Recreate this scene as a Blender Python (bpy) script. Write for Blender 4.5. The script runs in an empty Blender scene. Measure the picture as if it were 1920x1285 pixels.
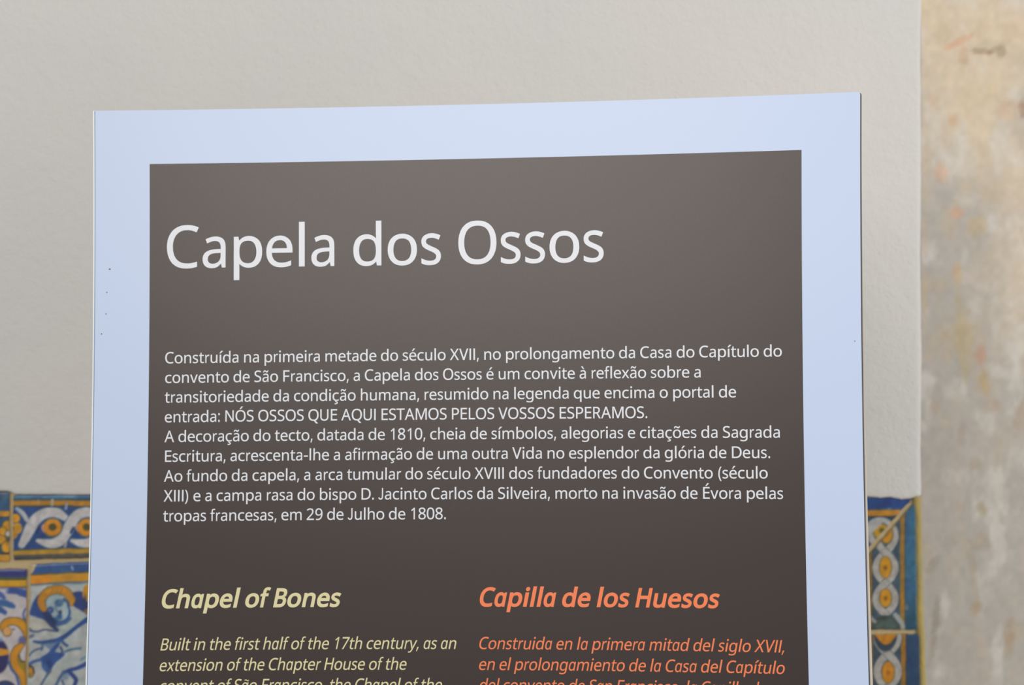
import bpy, bmesh, math, random
import numpy as np
from mathutils import Vector

# ------------------------------------------------------------------ camera, light, exposure
sc = bpy.context.scene
COL = sc.collection
CAM_Z, WALL_D, FPX = 1.55, 4700/1800.0, 4700.0     # camera height, distance to the wall, focal length
cd = bpy.data.cameras.new('camera'); cam = bpy.data.objects.new('camera', cd); COL.objects.link(cam)
cam.location = (0, -WALL_D, CAM_Z); cam.rotation_euler = (math.pi/2, 0, 0)
cd.sensor_width = 36.0; cd.lens = FPX/1920*36.0
cd.dof.use_dof = True; cd.dof.focus_distance = 2.13; cd.dof.aperture_fstop = 7.2
cd.clip_start = 0.05
sc.camera = cam
vs = sc.view_settings
vs.view_transform = 'Standard'; vs.look = 'None'; vs.gamma = 1.0; vs.use_curve_mapping = False; vs.exposure = 0.15

w = bpy.data.worlds.new('room_light'); sc.world = w; w.use_nodes = True
bg = w.node_tree.nodes['Background']; bg.inputs[0].default_value = (1.0, 0.985, 0.965, 1); bg.inputs[1].default_value = 0.50

def area(name, loc, target, sx, sy, power, color):
    l = bpy.data.lights.new(name, 'AREA'); l.shape = 'RECTANGLE'; l.size = sx; l.size_y = sy
    l.energy = power; l.color = color
    o = bpy.data.objects.new(name, l); COL.objects.link(o); o.location = loc
    d = Vector(target)-Vector(loc); o.rotation_euler = d.to_track_quat('-Z', 'Y').to_euler()
    return o
# a tall window high up behind the visitor: its sheen lies on the upper half of the board
area('window_daylight', (-1.55, -5.2, 3.3), (0.0, -.45, 1.7), 2.3, 2.2, 66, (1.0, 0.935, 0.875))
# unseen light added to brighten the wall's right half and the plaster's edge
area('added_right_light', (2.7, -2.3, 1.9), (0.3, 0.0, 1.6), 1.2, 2.2, 40, (1.0, 0.98, 0.95))

# ------------------------------------------------------------------ helpers
def s2l(c):
    c = np.asarray(c, float)/255.0
    return np.where(c <= .04045, c/12.92, ((c+.055)/1.055)**2.4)
def put(name, me, parent=None, mat=None, label=None, cat=None, kind=None, group=None):
    o = bpy.data.objects.new(name, me); COL.objects.link(o)
    if parent is not None: o.parent = parent
    if mat is not None and me is not None and not me.materials: me.materials.append(mat)
    if label: o['label'] = label
    if cat: o['category'] = cat
    if kind: o['kind'] = kind
    if group: o['group'] = group
    return o
def mesh(name, V, Fc, smooth=False):
    me = bpy.data.meshes.new(name); me.from_pydata([tuple(map(float, v)) for v in V], [], [tuple(map(int, f)) for f in Fc]); me.update()
    if smooth:
        for p in me.polygons: p.use_smooth = True
    return me
def material(name, rgb, rough=.5, spec=.5, bump=None, noise=None):
    m = bpy.data.materials.new(name); m.use_nodes = True; nt = m.node_tree; b = nt.nodes['Principled BSDF']
    b.inputs['Roughness'].default_value = rough; b.inputs['Specular IOR Level'].default_value = spec
    c = s2l(rgb); b.inputs['Base Color'].default_value = (*c, 1)
    tc = nt.nodes.new('ShaderNodeTexCoord')
    if noise:            # (scale, second colour, contrast)
        n = nt.nodes.new('ShaderNodeTexNoise'); n.inputs['Scale'].default_value = noise[0]; n.inputs['Detail'].default_value = 5
        r = nt.nodes.new('ShaderNodeMapRange'); r.inputs[1].default_value = .5-noise[2]; r.inputs[2].default_value = .5+noise[2]
        x = nt.nodes.new('ShaderNodeMix'); x.data_type = 'RGBA'
        x.inputs[6].default_value = (*c, 1); x.inputs[7].default_value = (*s2l(noise[1]), 1)
        nt.links.new(tc.outputs['Object'], n.inputs['Vector']); nt.links.new(n.outputs['Fac'], r.inputs[0])
        nt.links.new(r.outputs[0], x.inputs[0]); nt.links.new(x.outputs[2], b.inputs['Base Color'])
    if bump:             # list of (scale, distance)
        prev = None
        for s, d in bump:
            n = nt.nodes.new('ShaderNodeTexNoise'); n.inputs['Scale'].default_value = s; n.inputs['Detail'].default_value = 4
            q = nt.nodes.new('ShaderNodeBump'); q.inputs['Distance'].default_value = d; q.inputs['Strength'].default_value = 1
            nt.links.new(tc.outputs['Object'], n.inputs['Vector']); nt.links.new(n.outputs['Fac'], q.inputs['Height'])
            if prev: nt.links.new(prev.outputs[0], q.inputs['Normal'])
            prev = q
        nt.links.new(prev.outputs[0], b.inputs['Normal'])
    return m
def painted(name, rough, spec=.5, bump=None):
    m = material(name, (128, 128, 128), rough, spec, bump); nt = m.node_tree
    a = nt.nodes.new('ShaderNodeVertexColor'); a.layer_name = 'Col'
    nt.links.new(a.outputs[0], nt.nodes['Principled BSDF'].inputs['Base Color'])
    return m
def setcol(me, rgb_lin):
    a = me.color_attributes.new('Col', 'FLOAT_COLOR', 'POINT')
    buf = np.ones((len(me.vertices), 4), np.float32); buf[:, :3] = rgb_lin
    a.data.foreach_set('color', buf.ravel())
def lattice(seed, n=64):
    return np.random.RandomState(seed).rand(n, n)
def vnoise(x, y, seed=0, octaves=4):          # tileable value noise, 0..1
    out = 0; amp = 1; tot = 0
    for o in range(octaves):
        L = lattice(seed+o*7); xi = np.floor(x).astype(int); yi = np.floor(y).astype(int)
        fx = x-xi; fy = y-yi; fx = fx*fx*(3-2*fx); fy = fy*fy*(3-2*fy)
        a = L[xi % 64, yi % 64]; b = L[(xi+1) % 64, yi % 64]; c = L[xi % 64, (yi+1) % 64]; d = L[(xi+1) % 64, (yi+1) % 64]
        out = out+amp*((a*(1-fx)+b*fx)*(1-fy)+(c*(1-fx)+d*fx)*fy); tot += amp; amp *= .5; x = x*2.03; y = y*2.03
    return out/tot
# wall coordinates: 1800 units to the metre, x to the right, y downwards, (960, 642.5) straight ahead of the camera
def WX(x): return (x-960)/1800.0
def WZ(y): return CAM_Z+(642.5-y)/1800.0

# ------------------------------------------------------------------ materials
M_plaster = material('painted_plaster', (215, 213, 210), .6, .35, bump=[(14, .0022), (120, .0009), (330, .0005)], noise=(2.6, (209, 210, 209), .16))
M_mortar = material('lime_mortar', (206, 186, 142), .9, .2, bump=[(120, .002)], noise=(30, (190, 176, 140), .2))
M_bead = material('yellow_grout', (188, 166, 98), .8, .2, bump=[(90, .002)], noise=(24, (168, 158, 112), .2))
M_glaze = painted('hand_painted_tin_glaze', .3, .5, bump=[(60, .0006)])
M_clay = material('fired_clay', (170, 120, 85), .9, .2)
M_marble = painted('weathered_marble', .38, .4, bump=[(40, .001)])
M_floor = material('stone_floor', (150, 138, 120), .6, .3, noise=(6, (130, 120, 106), .2))
M_white = material('white_laminate', (195, 213, 244), .28, .62, bump=[(500, .000012)])
M_edge = material('polished_edge_strip', (236, 244, 246), .25, .6)
M_groove = material('edge_groove', (120, 140, 165), .6, .3)
M_core = material('dark_core', (92, 86, 84), .7, .3)
M_back = material('cream_backing', (214, 208, 196), .6, .3)
M_brown = material('brown_print', (46, 25, 17), .28, .62, bump=[(500, .000012)], noise=(900, (36, 24, 22), .12))
M_txt = material('white_print', (226, 231, 240), .28, .62)
M_cream = material('pale_yellow_print', (226, 218, 170), .28, .62)
M_orange = material('orange_print', (250, 130, 78), .28, .62)
M_steel = material('brushed_steel', (150, 150, 150), .35, .6)
M_speck = material('dirt', (95, 85, 90), .8, .2)

# ------------------------------------------------------------------ the room: plaster wall, floor, marble jamb
def edge_noise(t, seed, a): return a*(vnoise(np.asarray(t, float)/23.0+.5, np.zeros(np.size(t))+seed*3.3, seed, 3)-.5)*2
def grid_faces(nx, ny, off=0):
    i, j = np.meshgrid(np.arange(nx-1), np.arange(ny-1), indexing='ij')
    a = (i*ny+j).ravel()+off
    return np.stack([a, a+ny, a+ny+1, a+1], 1)          # reversed below where needed
def rng(*pts):
    xs = [p[0] for p in pts]; ys = [p[1] for p in pts]
    return lambda t: np.interp(t, xs, ys)
plaster_bottom = rng((-2800, 924), (-40, 921), (18, 921), (30, 927), (100, 927.5), (160, 928), (1470, 930), (1626, 931), (1650, 934), (1668, 932.5), (1690, 936.5), (1705, 935), (1716, 932), (1735, 931))
plaster_right = rng((-1500, 1729.5), (0, 1729), (120, 1727.5), (300, 1728.5), (520, 1727), (700, 1728.5), (850, 1727), (935, 1728))

def plaster_wall():
    # front skin as a grid; the bottom edge follows the tiles, the right-hand edge rounds over towards the marble
    xs = np.concatenate([np.linspace(-2800, -60, 12), np.arange(-40, 180, 5), np.linspace(200, 1460, 12), np.arange(1480, 1712, 5), [1715, 1719, 1722, 1725, 1727, 1728]])
    ys = np.concatenate([np.linspace(-1700, -20, 6), np.arange(0, 900, 20), [905, 915, 922, 926, 929, 931]])
    V = []
    nx, ny = len(xs), len(ys)
    for x in xs:
        for y in ys:
            b = float(plaster_bottom(x)+edge_noise([x], 5, 1.0)[0]); t = (y+1700)/(931+1700)
            yy = -1700+t*(b+1700) if y > 900 else y
            if y > 900: yy = 900+(y-900)/31*(b-900)
            r = float(plaster_right(yy)+edge_noise([yy], 9, .8)[0])
            xx = x if x < 1700 else 1700+(x-1700)/28*(r-1700)
            d = -.0030
            if r-xx < 10: d += .0022*(1-max(0, r-xx)/10)**2
            if b-yy < 5: d += .0012*(1-max(0, b-yy)/5)**2
            V.append((WX(xx), d, WZ(yy)))
    F = [tuple(f) for f in grid_faces(nx, ny)]
    n0 = len(V)
    # returns into the wall along the bottom and right edges
    bot = [i*ny+ny-1 for i in range(nx)]; rt = [(nx-1)*ny+j for j in range(ny)]
    for k in bot: V.append((V[k][0], .012, V[k][2]))
    for i in range(nx-1): F.append((bot[i], bot[i+1], n0+i+1, n0+i))
    n1 = len(V)
    for k in rt: V.append((V[k][0], .012, V[k][2]))
    for j in range(ny-1): F.append((rt[j+1], rt[j], n1+j, n1+j+1))
    return mesh('wall_back', V, [f[::-1] for f in F], True)
wall = put('wall_back', plaster_wall(), None, M_plaster, kind='structure')

def box(x0, x1, y0, y1, z0, z1):
    V = [(x, y, z) for x in (x0, x1) for y in (y0, y1) for z in (z0, z1)]
    return V, [(0, 1, 3, 2), (4, 6, 7, 5), (0, 4, 5, 1), (2, 3, 7, 6), (0, 2, 6, 4), (1, 5, 7, 3)]
V, F = box(WX(-2800), WX(1741), .0018, .2, 0, 2.85)
put('mortar_bed', mesh('mortar_bed', V, F), wall, M_mortar, label='cream mortar behind the tiles')
V, F = box(-2.1, 1.6, -2.9, .2, -.05, 0)
put('floor', mesh('floor', V, F), None, M_floor, kind='structure')

# marble door jamb, standing in the same plane as the plaster, with its tones and stains painted on a fine grid
def blob(X, Y, cx, cy, rx, ry, rot=0):
    c, s = math.cos(rot), math.sin(rot); u = ((X-cx)*c+(Y-cy)*s)/rx; v = (-(X-cx)*s+(Y-cy)*c)/ry
    d = u*u+v*v+(vnoise(X/9, Y/9, 31)-.5)*1.3
    d = np.clip(1.25-d, 0, 1.25)/1.25; return d*d*(3-2*d)
def marble():
    xs = np.arange(1726.5, 2200, 4.0); ys = np.arange(-900, 1500, 4.0)
    ys = np.concatenate([[-1500], ys, [3432.5]])
    X, Y = np.meshgrid(xs, ys, indexing='ij')
    z = WZ(Y); z[:, -1] = 0
    n1 = vnoise(X/150, Y/210, 3, 5)[..., None]; n2 = vnoise(X/34, Y/60, 11, 5)[..., None]; n3 = vnoise(X/11, Y/13, 17, 3)[..., None]
    n4 = vnoise(X/26+8, Y/150, 23, 4)[..., None]
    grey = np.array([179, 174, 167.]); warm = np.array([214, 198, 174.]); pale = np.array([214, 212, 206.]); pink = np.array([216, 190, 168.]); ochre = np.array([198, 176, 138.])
    t = np.clip((660-Y)/660+(n1[..., 0]-.5)*1.5+(X-1800)/700, 0, 1)[..., None]  # darker grey towards the bottom, lighter and warmer towards the top
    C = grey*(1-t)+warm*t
    k = np.clip((n2-.56)*5, 0, 1)*.55; C = C*(1-k)+pale*k
    k = np.clip((.40-n2)*5, 0, 1)*.30; C = C*(1-k)+ochre*k
    k = np.clip((n4-.60)*5, 0, 1)*.16; C = C*(1-k)+pink*k
    for (cx, cy, rx, ry, rot, col, a) in [
        (1796, 80, 20, 5, -.45, (216, 152, 118), .8), (1806, 105, 7, 12, 0, (186, 150, 120), .7), (1840, 97, 14, 4.5, .1, (148, 122, 92), .95), (1865, 93, 10, 4, -.5, (158, 132, 104), .9), (1876, 101, 6, 9, .5, (150, 128, 104), .85),
        (1860, 88, 26, 9, 0, (176, 166, 146), .5), (1750, 195, 7, 12, 0, (208, 168, 132), .6), (1787, 227, 6, 8, 0, (206, 160, 118), .75), (1765, 325, 9, 14, 0, (222, 166, 132), .8), (1795, 398, 10, 9, 0, (222, 158, 124), .8),
        (1890, 205, 16, 14, 0, (208, 168, 136), .6), (1917, 205, 5, 14, 0, (150, 112, 92), .9), (1738, 300, 7, 26, 0, (206, 176, 150), .5), (1733, 450, 6, 30, 0, (196, 166, 146), .6),
        (1832, 425, 12, 16, .5, (190, 164, 116), .75), (1794, 513, 7, 18, 0, (206, 160, 116), .8), (1808, 520, 9, 10, 0, (214, 202, 188), .8), (1797, 560, 5, 44, 0, (186, 168, 124), .6),
        (1806, 640, 13, 34, -.15, (186, 164, 112), .75), (1808, 690, 8, 22, 0, (180, 164, 112), .6), (1770, 632, 5, 7, 0, (198, 160, 112), .7), (1838, 668, 7, 15, -.1, (204, 142, 112), .85), (1845, 720, 6, 20, -.15, (192, 158, 104), .85),
        (1733, 552, 5, 30, 0, (198, 172, 128), .6), (1872, 697, 14, 10, .4, (214, 210, 204), .7), (1830, 573, 9, 12, 0, (214, 210, 204), .7), (1810, 310, 16, 22, 0, (212, 208, 200), .7), (1815, 375, 16, 12, 0, (212, 208, 200), .7), (1785, 175, 18, 10, 0, (208, 198, 182), .6),
        (1752, 764, 7, 9, 0, (186, 152, 128), .55), (1862, 760, 10, 10, 0, (190, 156, 130), .55), (1912, 780, 8, 22, .2, (172, 140, 120), .6), (1802, 815, 6, 16, 0, (172, 146, 132), .5), (1826, 870, 8, 9, 0, (172, 150, 120), .5),
        (1840, 955, 7, 10, -.3, (168, 146, 108), .8), (1838, 1015, 14, 12, 0, (160, 140, 118), .5), (1825, 1080, 5, 40, -.1, (166, 150, 116), .55), (1829, 1140, 7, 12, .3, (168, 140, 98), .85), (1893, 1180, 8, 18, .2, (164, 134, 104), .75), (1891, 1210, 7, 20, .1, (166, 138, 100), .6),
        (1749, 1060, 6, 14, .5, (146, 142, 132), .8), (1755, 1155, 5, 30, .06, (140, 130, 116), .85), (1749, 1205, 4, 26, .1, (150, 138, 118), .7), (1745, 1100, 5, 40, 0, (152, 148, 140), .4), (1780, 1020, 8, 16, .3, (160, 148, 136), .5)]:
        k = (blob(X, Y, cx, cy, rx*1.75, ry*1.6, rot)*a*.52)[..., None]; C = C*(1-k)+np.array(col, float)*k
    C = C*(.955+.09*n3)
    D = -.0016+.0012*(vnoise(X/60, Y/60, 41, 3)-.5)
    nx, ny = X.shape
    V = np.stack([WX(X), D, z], -1).reshape(-1, 3)
    F = grid_faces(nx, ny)[:, ::-1].tolist()
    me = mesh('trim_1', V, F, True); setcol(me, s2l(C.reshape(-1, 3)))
    return me
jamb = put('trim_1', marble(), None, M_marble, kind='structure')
V, F = box(WX(1731), WX(2196), .0002, .2, 0, WZ(-1500))
put('jamb_block', mesh('jamb_block', V, F), jamb, material('plain_marble', (176, 170, 158), .5, .4), label='body of the marble slab')

# yellow grout bead between the border tiles and the marble
def bead():
    ys = np.concatenate([np.arange(931, 1500, 4.0), [1500]])
    l = np.interp(ys, [931, 960, 1100, 1180, 1200, 1285, 1500], [1710, 1713, 1716, 1717, 1721, 1723, 1728])+edge_noise(ys, 3, 1.6)
    r = np.interp(ys, [931, 1000, 1100, 1285, 1500], [1730, 1731.5, 1733, 1739, 1744])+edge_noise(ys, 13, 1.2)
    V = []; m = 7
    for y, a, b in zip(ys, l, r):
        for k in range(m):
            t = k/(m-1); V.append((WX(a+(b-a)*t), .0016-.0046*math.sin(math.pi*min(1, max(0, t)))**.6, WZ(y)))
    F = [f[::-1] for f in [(i*m+k, i*m+k+1, (i+1)*m+k+1, (i+1)*m+k) for i in range(len(ys)-1) for k in range(m-1)]]
    return mesh('grout_bead', V, F, True)
put('grout_bead', bead(), wall, M_bead, label='yellow grout bead beside the marble')

# ------------------------------------------------------------------ hand-painted tiles
class Paint:
    def __init__(s, X, Y, base): s.X, s.Y = X, Y; s.C = np.zeros(X.shape+(3,))+np.array(base, float)
    def _mix(s, k, col): s.C = s.C*(1-k[..., None])+np.array(col, float)*k[..., None]
    def line(s, pts, r, col, soft=1.4, a=1.0, wob=0):
        """brush stroke through pts with half-width r (number or list)"""
        P = smooth(pts); R = np.interp(np.linspace(0, 1, len(P)), np.linspace(0, 1, len(np.atleast_1d(r))), np.atleast_1d(r)) if np.size(r) > 1 else np.full(len(P), float(r))
        D = np.full(s.X.shape, 1e9)
        for (x0, y0), (x1, y1), r0, r1 in zip(P[:-1], P[1:], R[:-1], R[1:]):
            dx, dy = x1-x0, y1-y0; L = dx*dx+dy*dy+1e-9
            t = np.clip(((s.X-x0)*dx+(s.Y-y0)*dy)/L, 0, 1)
            D = np.minimum(D, np.hypot(s.X-x0-t*dx, s.Y-y0-t*dy)-(r0+(r1-r0)*t))
        if wob: D = D+(vnoise(s.X/6, s.Y/6, 77, 2)-.5)*wob
        s._mix(np.clip(.5-D/soft, 0, 1)*a, col)
    def oval(s, cx, cy, rx, ry, col, soft=1.6, a=1.0):
        d = (np.hypot((s.X-cx)/rx, (s.Y-cy)/ry)-1)*min(rx, ry); s._mix(np.clip(.5-d/soft, 0, 1)*a, col)
    def band(s, y0, y1, col, x0=-9e9, x1=9e9, soft=1.6, a=1.0, slope=0, xr=0):
        y = s.Y-slope*(s.X-xr)+(vnoise(s.X/22, s.Y*0+3, 55, 2)-.5)*1.6
        k = np.clip(.5+(y-y0)/soft, 0, 1)*np.clip(.5+(y1-y)/soft, 0, 1)*np.clip(.5+(s.X-x0)/soft, 0, 1)*np.clip(.5+(x1-s.X)/soft, 0, 1)
        s._mix(k*a, col)
    def vband(s, x0, x1, col, y0=-9e9, y1=9e9, soft=1.8, a=1.0):
        x = s.X+(vnoise(s.X*0+3, s.Y/22, 56, 2)-.5)*1.6
        k = np.clip(.5+(x-x0)/soft, 0, 1)*np.clip(.5+(x1-x)/soft, 0, 1)*np.clip(.5+(s.Y-y0)/soft, 0, 1)*np.clip(.5+(y1-s.Y)/soft, 0, 1)
        s._mix(k*a, col)
    def poly(s, pts, col, soft=1.6, a=1.0):
        P = smooth(pts+[pts[0]]); inside = np.zeros(s.X.shape, bool); D = np.full(s.X.shape, 1e9)
        for (x0, y0), (x1, y1) in zip(P[:-1], P[1:]):
            dx, dy = x1-x0, y1-y0; L = dx*dx+dy*dy+1e-9; t = np.clip(((s.X-x0)*dx+(s.Y-y0)*dy)/L, 0, 1)
            D = np.minimum(D, np.hypot(s.X-x0-t*dx, s.Y-y0-t*dy))
            c = ((y0 > s.Y) != (y1 > s.Y)) & (s.X < (x1-x0)*(s.Y-y0)/(y1-y0+1e-12)+x0); inside ^= c
        D = np.where(inside, -D, D); s._mix(np.clip(.5-D/soft, 0, 1)*a, col)
    def mottle(s, amp=.10, sc_=9, seed=5):
        s.C = s.C*(1+1.5*amp*(vnoise(s.X/sc_, s.Y/sc_, seed, 4)-.5)[..., None]*2)
def smooth(pts, n=5):
    P = [np.array(p, float) for p in pts]
    if len(P) < 3: return P
    Q = [2*P[0]-P[1]]+P+[2*P[-1]-P[-2]]; out = []
    if np.allclose(P[0], P[-1]): Q[0] = P[-2]; Q[-1] = P[1]
    for i in range(1, len(Q)-2):
        a, b, c, d = Q[i-1:i+3]
        for t in np.linspace(0, 1, n, endpoint=False):
            out.append(.5*((2*b)+(c-a)*t+(2*a-5*b+4*c-d)*t*t+(3*b-a-3*c+d)*t**3))
    return out+[P[-1]]
WHT = (190, 189, 192); BLU = (28, 70, 134); NAV = (26, 48, 98); TEAL = (58, 110, 150); YEL = (196, 144, 28); ORA = (214, 140, 14); DRK = (52, 56, 66); OLV = (104, 100, 30)
def blue_var(p, seed=3):
    k = np.clip((vnoise(p.X/16, p.Y/16, seed, 4)-.45)*3, 0, 1)*.55; p._mix(k, NAV)
    k = np.clip((vnoise(p.X/13+9, p.Y/13, seed+40, 4)-.6)*4, 0, 1)*.35; p._mix(k, TEAL)

def paint_border(X, Y):
    p = Paint(X, Y, BLU); blue_var(p)
    p.band(900, 937, TEAL); p.band(926, 937, (44, 84, 130), 60, 80, a=.7); p.band(926, 937, (36, 84, 124), 146, 200, a=.8); p.band(926, 934, (120, 145, 165), 120, 140, a=.5)
    p.band(936.5, 939, (34, 70, 62)); p.band(939, 948.5, (180, 126, 24)); p.band(948.5, 951, (56, 58, 50))
    p.line([(72, 938), (73, 944)], 1.5, (170, 130, 110)); p.line([(98.5, 938), (98, 947)], 2.6, (176, 170, 150)); p.line([(125, 945), (124, 954)], 2.2, (150, 165, 190))
    for ex in (35, 99, 163, 227, 291):
        pts = [(ex-28, 1014), (ex-12, 1018.5), (ex+3, 1019), (ex+16, 1012), (ex+26, 998), (ex+35, 981), (ex+46, 967), (ex+62, 960.5), (ex+76, 963), (ex+88, 971)]
        r = [3, 7, 9, 10, 10, 10, 9.5, 9, 8.5, 6]
        if ex == 35: pts = [(41, 1022), (49, 1008), (57, 991), (66, 976), (80, 965), (96, 961), (110, 963), (122, 971)]; r = [6, 8.5, 10, 10, 9.5, 9, 8.5, 6]
        p.line(pts, [v+1.6 for v in r], (56, 104, 140), 2.4); p.line(pts, r, WHT, 1.8)
    for ex in (99, 163, 227):
        p.line([(ex-25, 990), (ex-30, 999)], 2.2, NAV, 2)
        p.oval(ex, 989.5, 19, 18, (70, 110, 112), 2.5); p.oval(ex, 989.5, 17.6, 16.8, (120, 94, 30), 2); p.oval(ex, 989, 16, 15.5, ORA, 2.5)
        p.oval(ex, 988.5, 7.5, 6.8, (70, 70, 26), 3); p.line([(ex-17, 985), (ex-19, 990), (ex-16, 996)], 2, (196, 140, 110), 2)
    p.line([(32, 954), (42, 962), (50, 974)], [3, 4.5, 4], (146, 166, 190)); p.line([(38, 958), (46, 966), (51, 976)], [2, 3, 3], WHT)
    p.line([(124, 1019), (121, 1030)], 2.4, (150, 150, 150))
    p.band(1031, 1034, (60, 70, 60), slope=-.03, xr=25); p.band(1033, 1041.5, (178, 138, 34), slope=-.03, xr=25)
    p.band(1041.5, 1060, (86, 84, 78), slope=-.03, xr=25); p.band(1044, 1049, (62, 68, 84), 20, 80, slope=-.03, xr=25, a=.7)
    p.oval(30, 972, 9, 9, (120, 96, 30)); p.oval(29, 972, 8, 8, (206, 146, 22)); p.oval(33, 991, 9, 10, (200, 146, 20)); p.oval(26, 1003, 7, 8, (184, 130, 24)); p.oval(24, 991, 3, 4, (110, 60, 24)); p.oval(24, 984, 3, 3, (170, 165, 150))
    p.mottle(.10); return p.C
def paint_border_plain(X, Y):
    p = Paint(X, Y, BLU); blue_var(p, 9)
    p.band(900, 937, TEAL); p.band(939, 948.5, YEL); p.band(948.5, 951, (56, 58, 50))
    for ex in (-29, 35, 99, 163, 227, 291):
        p.line([(ex-28, 1014), (ex-12, 1018.5), (ex+3, 1019), (ex+16, 1012), (ex+26, 998), (ex+35, 981), (ex+46, 967), (ex+62, 960.5), (ex+76, 963), (ex+88, 971)], 9, WHT, 2)
    for ex in (35, 99, 163, 227): p.oval(ex, 989.5, 17, 16.5, ORA, 2.5); p.oval(ex, 989.5, 7, 6.5, (70, 70, 26), 3)
    p.band(1033, 1041.5, YEL); p.band(1041.5, 1060, DRK); p.mottle(.1); return p.C
def paint_left_border(X, Y):
    p = Paint(X, Y, (44, 92, 128)); blue_var(p, 21)
    p.oval(12, 928, 12, 8, (90, 110, 130), 4, .5)
    p.band(957.5, 960, (120, 96, 60)); p.band(959, 968, (194, 138, 30)); p.band(968, 970, (60, 60, 50)); p.band(970, 1038, (34, 70, 96), a=.6)
    for (x, y, rx, ry) in [(15, 986, 9, 9), (6, 997, 7, 8), (2, 1012, 9, 8), (13, 1026, 9, 10)]: p.oval(x, y, rx+1.5, ry+1.5, (96, 84, 34)); p.oval(x, y, rx, ry, (208, 150, 26), 2.4)
    p.oval(16, 1001, 7, 7, (110, 100, 60)); p.oval(16, 1001, 5, 5, (190, 186, 180))
    p.line([(16, 1006), (13, 1026)], 1.2, (160, 104, 26), a=.5)
    p.band(1036, 1040, (40, 48, 50)); p.band(1040, 1060, (204, 150, 44))
    for ex in (-99, -163): p.line([(ex-28, 1014), (ex+3, 1019), (ex+26, 998), (ex+46, 967), (ex+88, 971)], 9, WHT, 2); p.oval(ex, 989, 17, 16, ORA)
    p.mottle(.12, seed=8); return p.C
def paint_scroll(X, Y):
    p = Paint(X, Y, (190, 186, 190))
    p.band(1060, 1083, (34, 52, 118)); k = vnoise(X/10, Y/10, 4, 3); p.band(1060, 1083, (52, 44, 124), a=.4); p.band(1066, 1070, (120, 130, 150), a=.5)
    p.band(1082, 1089, (74, 84, 50)); p.band(1088.5, 1099.5, (208, 156, 20)); p.band(1099.5, 1102.5, (122, 92, 40)); p.band(1102.5, 1104.5, (90, 96, 120))
    p.line([(17, 1109), (30, 1108), (44, 1113), (60, 1116)], [5, 5.5, 7, 6], (46, 78, 150), 3, wob=4); p.line([(-12, 1112), (2, 1116), (8, 1121)], [6, 5, 3], (60, 90, 165), 3, wob=4)
    p.line([(0, 1104), (14, 1105), (12, 1112)], 1.8, (150, 160, 200), 3, .7)
    p.line([(-10, 1128), (4, 1130), (16, 1133), (25, 1137)], [5, 6, 6, 4.5], (52, 98, 156), 2.5, wob=3); p.line([(-14, 1144), (-2, 1143), (9, 1149)], [6, 6, 4.5], (48, 88, 150), 2.5, wob=3)
    p.line([(48, 1142), (44.5, 1150), (45, 1158), (48, 1163)], 2, (70, 86, 150), 2)
    for r, c in ((8.0, (94, 80, 54)), (6.2, (204, 142, 16))):
        p.line([(8, 1181), (7, 1174), (14, 1167), (27, 1165), (39, 1169), (49, 1181), (54, 1196)], [r*.8, r, r, r, r*1.15, r*1.1, r], c, 2)
    p.oval(14, 1185, 9, 9.5, (120, 92, 60)); p.oval(14, 1184, 7.5, 8, (214, 160, 86)); p.oval(12, 1186, 4, 5, (216, 170, 120), 3)
    p.line([(24, 1181), (27, 1180)], 1.5, (100, 90, 120))
    p.oval(42, 1202, 7, 9, (96, 104, 160), 4); p.oval(43, 1207, 4, 5, (112, 110, 150), 3)
    p.oval(-3, 1231, 20, 32, (44, 36, 88), 3); p.oval(-3, 1231, 17, 29, (40, 38, 96), 5); p.line([(-20, 1222), (0, 1223), (13, 1223)], [7, 7, 5], (206, 146, 24), 2)
    p.line([(-10, 1200), (2, 1200)], 4, (120, 150, 200), 3, .7)
    for r, c in ((8.2, (84, 70, 40)), (6.6, (206, 142, 20))):
        p.line([(40, 1211), (32, 1219), (27, 1231), (28, 1244), (34, 1256), (42, 1266), (46, 1280), (47, 1300)], [r*.7, r, r, r, r, r, r*.9, r*.9], c, 2)
    p.line([(37, 1236), (42, 1247), (48, 1254), (52, 1258)], [3, 6, 6, 4], (150, 128, 12), 3)
    p.line([(36, 1229), (41, 1240), (46, 1241)], 1.6, (80, 66, 40), 2); p.oval(43, 1231, 4.5, 7, (200, 198, 206), 2)
    p.line([(16, 1240), (22, 1255), (30, 1265), (35, 1282), (36, 1300)], 2.2, (52, 88, 150), 2)
    p.oval(10, 1300, 24, 24, (52, 50, 86), 2.5); p.oval(10, 1300, 20, 20, (40, 68, 124), 3)
    for (a, b) in ((-70, 1180), (-120, 1240), (-150, 1140)): p.line([(a, b), (a+20, b-18), (a+44, b-6), (a+50, b+20)], 7, (206, 146, 24)); p.line([(a-10, b+30), (a+20, b+44)], 6, (52, 92, 156))
    p.mottle(.06, 14, 6); return p.C
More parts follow.
